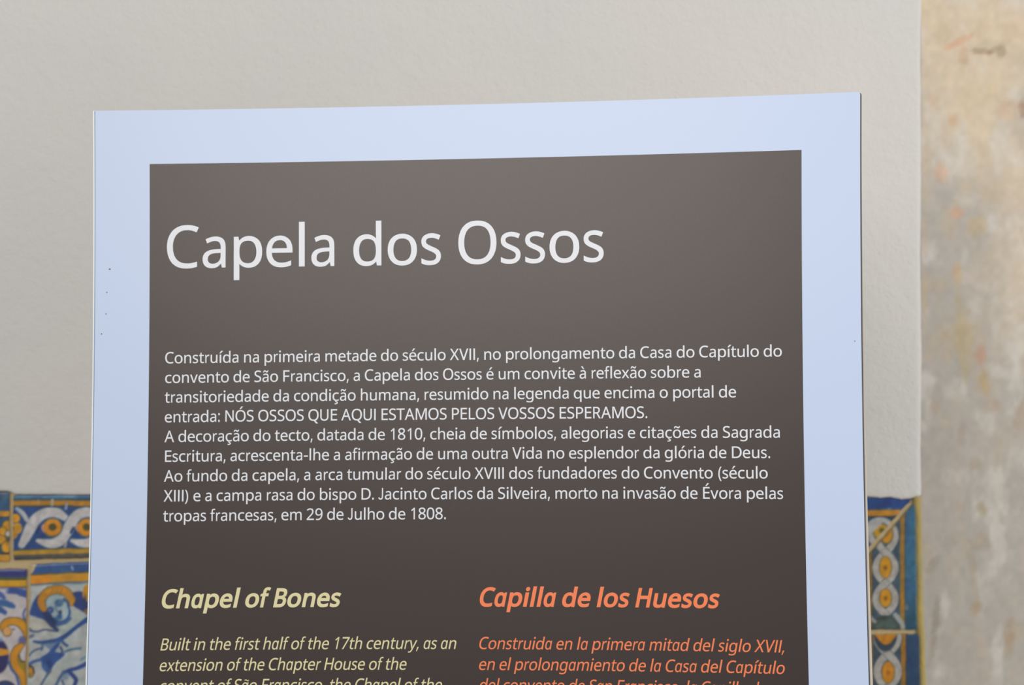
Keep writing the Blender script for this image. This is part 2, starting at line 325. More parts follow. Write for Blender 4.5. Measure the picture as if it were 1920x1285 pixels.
def paint_cherub(X, Y):
    p = Paint(X, Y, (170, 180, 182))
    k = np.clip((vnoise(X/18, Y/18, 14, 3)-.45)*3, 0, 1)*.5; p._mix(k, (186, 180, 178))
    p.band(1050, 1076.5, (38, 78, 140), slope=-.06, xr=65); k = np.clip((vnoise(X/9, Y/9, 3, 4)-.5)*4, 0, 1)*(Y < 1078-.06*(X-65))*.4; p._mix(k, (66, 112, 160))
    p.line([(135, 1063), (137, 1068)], 1.6, (140, 170, 205))
    p.band(1076.5, 1080, (58, 76, 60), slope=-.06, xr=65); p.band(1080, 1096, (198, 142, 28), slope=-.06, xr=65); p.band(1080, 1096, (216, 138, 6), 50, 96, slope=-.06, xr=65, soft=5)
    p.band(1095, 1098.5, (84, 106, 116), slope=-.06, xr=65); p.band(1098, 1101, (96, 130, 156), 98, 175, slope=-.06, xr=65, a=.6)
    p.poly([(72, 1116), (62, 1130), (57, 1144), (56, 1153), (70, 1158), (84, 1163), (98, 1174), (107, 1172), (108, 1155), (96, 1146), (82, 1145), (76, 1130)], (34, 70, 136), 2.5)
    p.poly([(78, 1146), (90, 1143), (100, 1152), (106, 1166), (100, 1172), (86, 1160)], (24, 46, 92), 4, .8)
    p.poly([(136, 1112), (150, 1109), (160, 1112), (175, 1120), (178, 1160), (160, 1150), (150, 1144), (138, 1136), (134, 1122)], (32, 58, 122), 2.5)
    p.oval(165, 1112, 10, 16, (190, 134, 24)); p.oval(165, 1146, 8, 5, (150, 110, 50)); p.oval(160, 1131, 2.5, 14, (30, 50, 100), 3)
    p.poly([(84, 1122), (96, 1112), (114, 1113), (128, 1124), (132, 1140), (130, 1158), (118, 1168), (104, 1162), (94, 1148), (86, 1136)], (152, 176, 186), 2.5)
    for r, c in ((8.6, (96, 84, 40)), (7.2, (188, 130, 26))):
        p.line([(82, 1142), (78, 1130), (82, 1118), (91, 1110), (104, 1106), (118, 1107), (128, 1114), (134, 1124), (133, 1133)], [r*.75, r*.95, r, r, r, r*1.05, r, r*.9, r*.6], c, 2.2, wob=2)
    p.line([(90, 1110), (104, 1106), (120, 1108)], 2.2, (206, 146, 30), 4, .7); p.line([(84, 1126), (86, 1136)], 1.4, (120, 92, 34), 2, .6); p.line([(97, 1112), (99, 1104)], 1, (140, 100, 30), 2, .6); p.line([(114, 1112), (117, 1104)], 1, (140, 100, 30), 2, .6)
    p.oval(111, 1131, 8.5, 7, (64, 104, 146), 3.5); p.oval(113, 1130, 4, 3, (88, 130, 166), 3); p.line([(120, 1124), (127, 1129), (129, 1136)], 2.6, (50, 86, 134), 2.5)
    p.oval(95, 1144, 6.5, 6.5, (50, 76, 134), 3); p.oval(94, 1144, 2.5, 2.5, (100, 120, 170), 2)
    p.line([(104, 1138), (107, 1146), (110, 1149)], 1.6, (96, 128, 150), 2); p.oval(113.5, 1149, 3, 4.5, (30, 44, 92), 2.5); p.oval(112, 1157, 6, 5, (44, 92, 146), 3); p.line([(121, 1133), (121, 1146), (120, 1158)], 3, (160, 182, 188), 3, .8)
    p.line([(128, 1136), (131, 1146), (129, 1157), (121, 1165), (110, 1166), (103, 1159)], [1.5, 2.4, 2.4, 2.4, 2.2, 2], (38, 82, 142), 2)
    p.poly([(136, 1143), (150, 1148), (157, 1158), (152, 1168), (140, 1176), (128, 1184), (112, 1189), (106, 1182), (118, 1172), (130, 1164), (134, 1154)], (164, 178, 174), 2.5)
    p.poly([(56, 1158), (72, 1163), (88, 1168), (100, 1178), (106, 1186), (96, 1184), (80, 1181), (66, 1183), (56, 1180)], (178, 178, 170), 2.2)
    p.line([(84, 1160), (97, 1172), (108, 1182)], [2, 4, 3], (30, 56, 108), 2.5); p.line([(108, 1172), (122, 1168), (132, 1160)], 3, (62, 98, 156), 2.5)
    p.line([(55, 1180), (62, 1184), (72, 1184.5), (84, 1181), (100, 1183), (108, 1184)], [3, 1.8, 1.6, 1.6, 1.8, 2], (56, 82, 124), 2)
    p.line([(56, 1195), (62, 1192)], 3, (96, 108, 140), 3)
    p.line([(64, 1203), (78, 1205), (92, 1203), (106, 1201), (118, 1196), (128, 1189), (140, 1179), (152, 1170), (164, 1162)], [2.2, 3.2, 3.2, 4, 4.5, 4, 3.6, 4, 5], (32, 74, 138), 2.2)
    p.poly([(80, 1207), (92, 1203), (116, 1200), (112, 1212), (104, 1222), (96, 1220), (88, 1214)], (46, 90, 150), 3, .55)
    p.line([(78, 1207), (80, 1214), (78, 1219)], 2, (60, 110, 150), 2); p.line([(55, 1230), (62, 1222), (72, 1217), (80, 1215)], 1.7, (70, 96, 140), 2)
    p.poly([(76, 1234), (88, 1226), (96, 1218), (108, 1206), (116, 1204), (110, 1216), (104, 1222), (122, 1226), (116, 1234), (104, 1244), (94, 1260), (88, 1262), (79, 1252), (78, 1242)], (40, 80, 148), 2.5)
    p.oval(92, 1246, 6, 8, (24, 44, 110), 4, .7); p.oval(86, 1252, 5, 6, (66, 110, 160), 4, .6)
    p.line([(108, 1220), (114, 1212), (116, 1206)], 2.8, (156, 176, 178), 2); p.line([(117, 1203), (122, 1208), (126, 1211)], 2.6, (40, 76, 140), 2); p.line([(114, 1214), (117, 1222), (113, 1230)], 2, (36, 62, 124), 2)
    p.line([(118, 1224), (128, 1220), (140, 1217), (151, 1216)], [1.6, 2.4, 2, 2.6], (70, 112, 148), 2.4)
    p.line([(56, 1245), (66, 1240), (78, 1237)], [3, 3, 3], (62, 92, 156), 2.4); p.line([(94, 1258), (86, 1270), (78, 1284), (74, 1295)], [3, 2.2, 2, 2], (70, 100, 130), 2.2)
    p.line([(120, 1262), (130, 1257), (142, 1254), (152, 1250), (166, 1243)], [3, 3.5, 3.5, 4, 4], (34, 66, 140), 2.4); p.line([(160, 1232), (152, 1238)], 2, (80, 130, 160), 3, .7)
    p.line([(120, 1260), (112, 1272), (106, 1284), (98, 1296)], [3, 2.6, 2.6, 2.6], (62, 102, 150), 2.4); p.line([(130, 1260), (138, 1268), (143, 1276), (138, 1290)], [4, 4, 4, 3], (36, 60, 130), 2.4)
    p.line([(117, 1276), (121, 1288)], 2, (70, 90, 150), 2); p.oval(124, 1268, 6, 7, (96, 130, 160), 4, .6)
    p.oval(57, 1261, 8, 11, (80, 70, 60)); p.oval(57, 1261, 6, 9.5, (190, 134, 34), 2.5); p.oval(56, 1266, 4, 5, (128, 112, 40), 3); p.line([(55, 1248), (62, 1252), (64, 1262)], 1.6, (34, 44, 60), 2)
    p.line([(180, 1150), (200, 1200), (230, 1230), (240, 1290)], 7, (52, 92, 150)); p.line([(220, 1140), (250, 1170), (290, 1180)], 6, (52, 92, 150)); p.oval(250, 1230, 24, 20, (190, 134, 26))
    p.poly([(52, 1052), (69, 1054), (67, 1062), (62, 1073), (52, 1078)], (198, 178, 140), 2.5)
    p.mottle(.09, 12, 9); return p.C
def helix(p, cx, nodes, amp, hw):
    """two white strands twisting round the flower centres between the crossing points"""
    for sgn in (1, -1):
        for i, (a, b) in enumerate(zip(nodes[:-1], nodes[1:])):
            t = np.linspace(0, 1, 9); s_ = sgn*(1 if i % 2 == 0 else -1)
            pts = [(cx+s_*amp*math.sin(math.pi*v)**.9, a+(b-a)*v) for v in t]
            p.line(pts, hw+1.5, (64, 78, 84), 2.5, .8 if sgn > 0 else .4); p.line(pts, hw, (168, 166, 162), 2.2)
def paint_corner_top(X, Y):
    p = Paint(X, Y, (56, 84, 106)); blue_var(p, 33)
    p.band(920, 956, (30, 70, 134)); k = np.clip((vnoise(X/14, Y/14, 62, 3)-.45)*4, 0, 1)*.7*(Y < 955); p._mix(k, (28, 48, 112)); p.band(953, 957, (60, 84, 90), a=.7); p.oval(1668, 955, 5, 3, (96, 130, 150), 3, .7)
    p.band(957, 967.5, (190, 130, 24)); p.band(957, 967, (198, 136, 84), 1676, 1690, a=.7); p.band(967.5, 970, (62, 66, 58)); p.band(970, 978, (42, 66, 82), a=.7)
    p.line([(1612, 1000), (1624, 992), (1634, 980), (1646, 975), (1660, 977), (1672, 986)], [5, 5, 4.5, 4.5, 5, 5], (166, 170, 172), 2.4); p.line([(1622, 984), (1630, 998), (1634, 1012), (1646, 1022)], [5, 5, 6, 6], (170, 168, 168), 2.2)
    p.oval(1651, 996, 16, 16, (110, 108, 90), 3); p.oval(1652, 997, 14, 13, (186, 142, 32), 3); p.oval(1653, 995, 5, 5, (86, 88, 34), 4)
    for ex in (1480, 1540, 1600): p.line([(ex-28, 1020), (ex+3, 1022), (ex+26, 998), (ex+46, 980)], 7, (168, 168, 168), 2)
    p.band(1033, 1041, YEL); p.mottle(.10, 9, 15); return p.C
def paint_right_border(X, Y):
    p = Paint(X, Y, (66, 88, 104)); k = np.clip((vnoise(X/8, Y/12, 71, 3)-.4)*3, 0, 1)*.6; p._mix(k, (44, 58, 74))
    p.vband(1696, 1730, (50, 102, 134)); k = np.clip((vnoise(X/9, Y/26, 72, 3)-.5)*4, 0, 1)*.6*(X > 1697); p._mix(k, (46, 84, 136))
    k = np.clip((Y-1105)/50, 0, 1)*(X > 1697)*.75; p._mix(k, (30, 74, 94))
    p.vband(1687.5, 1695.5, (148, 112, 40)); p.vband(1687.5, 1695.5, (178, 124, 30), 1110, 1145, a=.6); p.vband(1695.5, 1697.5, (70, 78, 72)); p.oval(1699, 1139, 4, 6, (140, 134, 120), 4, .6)
    p.vband(1596, 1634, (146, 112, 50)); p.vband(1634, 1636, (70, 60, 44), a=.7)
    helix(p, 1660, [974, 1036, 1094, 1152], 18, 6.6)
    p.oval(1662, 1002, 13, 19, (100, 96, 70), 3); p.oval(1662, 1001, 11, 17, (196, 138, 22), 2.5)
    for cy, ry in ((1064, 19.5), (1121.5, 16.5)): p.oval(1660, cy, 12.5, ry+1.5, (112, 104, 70), 3); p.oval(1660, cy, 10.5, ry, (200, 142, 16), 2.5); p.oval(1660, cy+1, 3, 4, (124, 82, 16), 4)
    p.oval(1660, 1182, 27, 28, (60, 72, 74), 2.6); p.oval(1661, 1178, 20, 20, (74, 92, 88), 7); p.oval(1655, 1160, 8, 4, (48, 60, 56), 4, .7)
    p.line([(1640, 1166), (1632, 1158)], 3, (150, 152, 146), 3); p.line([(1678, 1153), (1684, 1160), (1692, 1172), (1694, 1185)], [4, 5, 4, 3], (158, 166, 166), 3)
    p.mottle(.10, 8, 16); return p.C
def paint_right_lower(X, Y):
    p = Paint(X, Y, (60, 80, 96)); k = np.clip((vnoise(X/8, Y/12, 81, 3)-.4)*3, 0, 1)*.6; p._mix(k, (40, 54, 70))
    p.vband(1698, 1732, (32, 66, 100)); k = np.clip((vnoise(X/9, Y/20, 82, 3)-.5)*4, 0, 1)*.7*(X > 1699); p._mix(k, (34, 54, 108)); p.vband(1724, 1732, (44, 52, 62), a=.6)
    p.vband(1689.5, 1698, (146, 104, 26)); p.vband(1698, 1700, (60, 56, 60)); p.vband(1600, 1636, (150, 112, 40)); p.oval(1639, 1198, 6, 3, (170, 90, 40), 3, .7)
    helix(p, 1664, [1166, 1226, 1292, 1358, 1424], 19.5, 7)
    p.oval(1660, 1188, 22, 34, (44, 62, 78), 3); p.poly([(1640, 1186), (1680, 1186), (1674, 1200), (1664, 1209), (1655, 1207), (1646, 1198)], (188, 124, 14), 3)
    for cy in (1261, 1326, 1392): p.oval(1665, cy, 13, 21, (106, 98, 60), 3); p.oval(1665, cy, 11, 19.5, (202, 134, 14), 2.6); p.oval(1665, cy, 3.5, 5, (160, 90, 12), 5)
    p.mottle(.10, 8, 18); return p.C

def tile_mesh(name, q, fn, step=2.0, seed=1, tilt=0.0):
    """q: four outline corners (top left, top right, bottom right, bottom left) in wall units; a slab with a softly rounded glazed face"""
    (x0, y0), (x1, y1), (x2, y2), (x3, y3) = q
    nx = int(max(abs(x1-x0), abs(x2-x3))/step)+1; ny = int(max(abs(y3-y0), abs(y2-y1))/step)+1
    u = np.concatenate([[0, .004, .012], np.linspace(.022, .978, nx), [.988, .996, 1]]); v = np.concatenate([[0, .004, .012], np.linspace(.022, .978, ny), [.988, .996, 1]])
    U, Vv = np.meshgrid(u, v, indexing='ij')
    X = (x0*(1-U)+x1*U)*(1-Vv)+(x3*(1-U)+x2*U)*Vv; Y = (y0*(1-U)+y1*U)*(1-Vv)+(y3*(1-U)+y2*U)*Vv
    eu = np.minimum(U, 1-U)*max(abs(x1-x0), 1); ev = np.minimum(Vv, 1-Vv)*max(abs(y3-y0), 1)
    w_ = np.exp(-eu/6)+np.exp(-ev/6)
    X = X+w_*(vnoise(X/14, Y/14, seed+90, 3)-.5)*3.2; Y = Y+w_*(vnoise(X/14+5, Y/14, seed+91, 3)-.5)*3.2
    e = np.minimum(eu, ev)
    D = -.0012-tilt*(U-.5)+.0011*np.clip(1-e/3.2, 0, 1)**2+.0004*(vnoise(X/50, Y/50, seed, 2)-.5)
    C = fn(X, Y)
    e = e+(vnoise(X/5, Y/5, seed+33, 2)-.5)*1.6; k = np.clip(1-e/1.4, 0, 1)[..., None]*.45; C = C*(1-k)+np.array((190, 168, 140.))*k       # chipped, unglazed arris
    n, m = X.shape
    V = np.stack([WX(X), D, WZ(Y)], -1).reshape(-1, 3); F = grid_faces(n, m)[:, ::-1].tolist()
    ring = [i*m for i in range(n)]+[(n-1)*m+j for j in range(1, m)]+[i*m+m-1 for i in range(n-2, -1, -1)]+[j for j in range(m-2, 0, -1)]
    b0 = len(V); back = V[ring].copy(); back[:, 1] = .0017; V = np.concatenate([V, back])
    L = len(ring)
    for i in range(L): j = (i+1) % L; F.append((ring[j], ring[i], b0+i, b0+j))
    F.append(tuple(range(b0, b0+L)))
    me = mesh(name, V, F, True); CC = np.concatenate([C.reshape(-1, 3), np.tile((176, 130, 96), (L, 1))]); setcol(me, s2l(np.clip(CC, 2, 250)))
    me.materials.append(M_glaze); return me
def tile(q, fn, label=None, **k): return put('tile', tile_mesh('tile', q, fn, **k), wall, M_glaze, label)
tile([(24.5, 928), (274, 929), (274, 1043), (25, 1050.5)], paint_border, seed=1)
tile([(-232, 922), (18.5, 922), (17, 1053), (-232, 1053)], paint_left_border, seed=2)
tile([(-204, 1066), (51, 1066.5), (47, 1320), (-204, 1320)], paint_scroll, 'tile painted with yellow and blue scrolls', seed=3)
tile([(58, 1058.5), (310, 1046), (308, 1302), (51, 1312)], paint_cherub, 'blue and white tile painted with a golden-haired cherub', seed=4)
tile([(1472, 930), (1711, 934.5), (1606, 1052), (1472, 1050)], paint_corner_top, 'mitred corner tile', seed=5, step=2)
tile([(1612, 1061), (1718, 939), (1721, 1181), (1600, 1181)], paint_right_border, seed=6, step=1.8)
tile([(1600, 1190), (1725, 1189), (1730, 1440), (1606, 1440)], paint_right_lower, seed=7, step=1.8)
# the rows go on behind the board; one mesh each, repeated
mb = tile_mesh('tile', [(24.5, 929), (259, 929), (259, 1046), (24.5, 1046)], paint_border_plain, step=4, seed=8)
ms = tile_mesh('tile', [(-204, 1064), (47, 1064), (47, 1316), (-204, 1316)], paint_scroll, step=4, seed=9)
for i in range(5):
    o = put('tile', mb, wall); o.location.x = (254+i*238.5)/1800
for i in range(5):
    o = put('tile', ms, wall); o.location.x = (519+i*257)/1800
for i in range(4):
    o = put('tile', mb, wall); o.location.x = -(496+i*238.5)/1800
    o = put('tile', ms, wall); o.location.x = -(257+i*257)/1800

# ------------------------------------------------------------------ the information board
# board coordinates: u = 0..1 across the brown field, v = 0.. downwards from its top edge (same unit, about 0.56 m)
HM = np.array([[1152.6457368745776, -14.759230491584288, 290.2380181924773], [-37.68457386294721, 1196.4433201108434, 312.4106747435799], [-0.03626345947863977, -0.017847150669140836, 1.0]])
BOW = 0.0233                                   # the board's edges bow very slightly
KI = np.array([[1/FPX, 0, -960/FPX], [0, 1/FPX, -642.5/FPX], [0, 0, 1.]])
A_, B_, T_ = (KI@HM).T
NRM = np.cross(A_, B_); NRM /= np.linalg.norm(NRM)
LAM = 2.15/(T_+.5*A_+.42*B_)[2]
PLANE = NRM@(T_*LAM)
NOUT = np.array([-NRM[0], -NRM[2], NRM[1]])    # outward (towards the visitor), world axes
def board_point(u, v, off=0.0):
    u = np.asarray(u, float); v = np.asarray(v, float)
    q = np.stack([HM[0, 0]*u+HM[0, 1]*v+HM[0, 2], HM[1, 0]*u+HM[1, 1]*v+HM[1, 2]], -1)/(HM[2, 0]*u+HM[2, 1]*v+HM[2, 2])[..., None]
    d = q-np.array([960, 642.5]); r2 = np.minimum((d**2).sum(-1)/960**2, 1.1)
    d = d*(1+BOW*r2)[..., None]/FPX
    ray = np.stack([d[..., 0], d[..., 1], np.ones(d.shape[:-1])], -1)
    P = ray*(PLANE/(ray@NRM))[..., None]
    W = np.stack([P[..., 0], P[..., 2]-WALL_D, CAM_Z-P[..., 1]], -1)
    return W+NOUT*np.asarray(off)[..., None]
def uv_of(px, py):
    """board coordinates of a spot measured on the board's face"""
    p = np.array([px, py], float); q = p.copy()
    for _ in range(6):
        d = q-np.array([960, 642.5]); q = np.array([960, 642.5])+(p-np.array([960, 642.5]))/(1+BOW*min((d@d)/960**2, 1.1))
    r = np.linalg.solve(HM, np.array([q[0], q[1], 1.])); return r[:2]/r[2]
def sheet(name, u0, u1, v0, v1, front, back, mat, parent, nu=14, nv=20, rad=0.0, label=None, backfn=None, skew=None):
    """a thin panel in the board's plane; front/back are offsets in metres, rad rounds the corners"""
    u = np.linspace(u0, u1, nu); v = np.linspace(v0, v1, nv)
    if rad:
        u = np.concatenate([[u0, u0+rad*.3, u0+rad], np.linspace(u0+rad*3, u1-rad*3, nu), [u1-rad, u1-rad*.3, u1]])
        v = np.concatenate([[v0, v0+rad*.3, v0+rad], np.linspace(v0+rad*3, v1-rad*3, nv), [v1-rad, v1-rad*.3, v1]])
    U, V = np.meshgrid(u, v, indexing='ij')
    if rad:
        for cu, su in ((u0+rad, -1), (u1-rad, 1)):
            for cv, sv in ((v0+rad, -1), (v1-rad, 1)):
                du = (U-cu)*su; dv = (V-cv)*sv; m_ = (du > 0) & (dv > 0); r = np.hypot(du, dv); mx = np.maximum(du, dv)
                f = np.where(m_ & (r > 0), mx/np.maximum(r, 1e-9), 1); U = np.where(m_, cu+(U-cu)*f, U); V = np.where(m_, cv+(V-cv)*f, V)
    if skew is not None: U = U+skew(V)*(U-u0)/(u1-u0)
    n, m = U.shape
    Fp = board_point(U, V, np.full(U.shape, front)).reshape(-1, 3)
    bo = np.full(U.shape, back) if backfn is None else backfn(V)
    Bp = board_point(U, V, bo).reshape(-1, 3)
    F = grid_faces(n, m)[:, ::-1].tolist(); G = (grid_faces(n, m)+n*m).tolist()
    ring = [i*m for i in range(n)]+[(n-1)*m+j for j in range(1, m)]+[i*m+m-1 for i in range(n-2, -1, -1)]+[j for j in range(m-2, 0, -1)]
    for i in range(len(ring)): a, b = ring[i], ring[(i+1) % len(ring)]; F.append((b, a, a+n*m, b+n*m))
    return put(name, mesh(name, np.concatenate([Fp, Bp]), F+G), parent, mat, label)
UL, UR, VT, VB = -.0866, 1.0850, -.0824, 1.24
board = put('information_board', None)
board['label'] = 'white-bordered brown information board headed Capela dos Ossos, standing before the tiled wall'
board['category'] = 'sign'
board.location = tuple(board_point(.5, VB)*np.array([1, 1, 0])+np.array([0, .05, 0]))
OFF = Vector(board.location)
face = sheet('face_panel', UL+.0015, UR, VT, VB, 0, -.0022, M_white, board, rad=.0035, label='pale bluish-white laminate panel')
sheet('core', UL+.0022, UR+.0019, VT+.0006, VB, -.0022, -.0048, M_core, board, rad=.0035, label='dark core layer showing at the edge')
sheet('backing_panel', UL+.0022, UR+.0014, VT+.0012, VB, -.0048, -.008, M_back, board, label='cream backing layer', backfn=lambda V: np.interp(V, [-.08, .1, .45, .75], [-.0056, -.0066, -.0100, -.0125]), skew=lambda V: np.interp(V, [-.08, .15, .45, .6, 1.3], [0, .0012, .0030, .0038, .0050]))
sheet('edge_strip', UL-.0006, UL+.0012, VT+.0002, VB, .0006, -.005, M_edge, board, nu=2, label='bright white edge strip')
sheet('edge_groove', UL+.0012, UL+.0022, VT+.001, VB, .00008, -.002, M_groove, board, nu=2)
field = sheet('printed_field', 0, 1, 0, 1.12, .00012, -.0005, M_brown, board, label='dark brown printed area')
for (px, py, r) in ((206, 505, .9), (200.5, 548.5, .6), (199, 589, .6), (190.5, 626.5, .7), (1603, 640, .5)):
    u, v = uv_of(px, py); r = r*1.7/1200; a = np.linspace(0, 2*math.pi, 9)[:-1]
    rr = r*(1+.3*np.sin(a*3+px)); P = board_point(u+rr*np.cos(a), v+rr*np.sin(a), np.full(8, .00022)); c = board_point(u, v, .0005)
    put('dirt_speck', mesh('dirt_speck', np.concatenate([P, c[None]]), [(i, (i+1) % 8, 8)[::-1] for i in range(8)]), board, M_speck)
# two steel posts on foot plates carry the board
zb = float(board_point(.5, VB)[2])
for uu in (.18, .82):
    top = board_point(uu, 1.02, -.014); bx, by = float(top[0]), float(top[1])+.03
    V, F = box(bx-.02, bx+.02, by-.012, by+.012, .008, float(top[2])); put('post', mesh('post', V, F), board, M_steel)
    V, F = box(bx-.09, bx+.09, by-.16, by+.16, 0, .008); put('foot_plate', mesh('foot_plate', V, F), board, M_steel)
    top2 = float(top[2])
    V, F = box(bx-.016, bx+.016, float(top[1])+.0, by-.012, top2-.06, top2-.03); put('bracket', mesh('bracket', V, F), board, M_steel)

# ------------------------------------------------------------------ lettering: humanist sans outlines, cubic contours, cap height = 1000
METRICS = 'a~482~42~413 b~569~73~532 c~448~38~418 d~564~38~492 e~501~38~462 f~292~10~310 g~559~38~487 h~555~73~485 i~234~64~170 l~236~74~162 m~834~73~764 n~555~73~485 o~549~38~511 p~569~73~532 q~563~38~491 r~327~73~310 s~396~40~354 t~331~18~315 u~551~70~480 v~481~12~469 x~463~14~449 y~471~9~462 A~612~15~596 B~542~76~504 C~580~37~552 D~666~76~630 E~492~76~454 F~487~76~451 H~652~76~577 I~239~75~163 J~370~10~295 L~472~76~451 M~804~68~737 N~658~76~582 O~689~37~652 P~532~76~500 Q~689~37~660 R~538~76~514 S~493~42~453 T~497~1~496 U~647~75~572 V~558~7~553 X~571~17~553 .~207~57~151 ,~207~38~150 -~307~30~277 :~207~57~151 (~284~79~265 )~284~19~205 0~513~31~483 1~513~110~330 2~513~32~463 7~513~40~476 8~513~37~476 9~513~39~471'
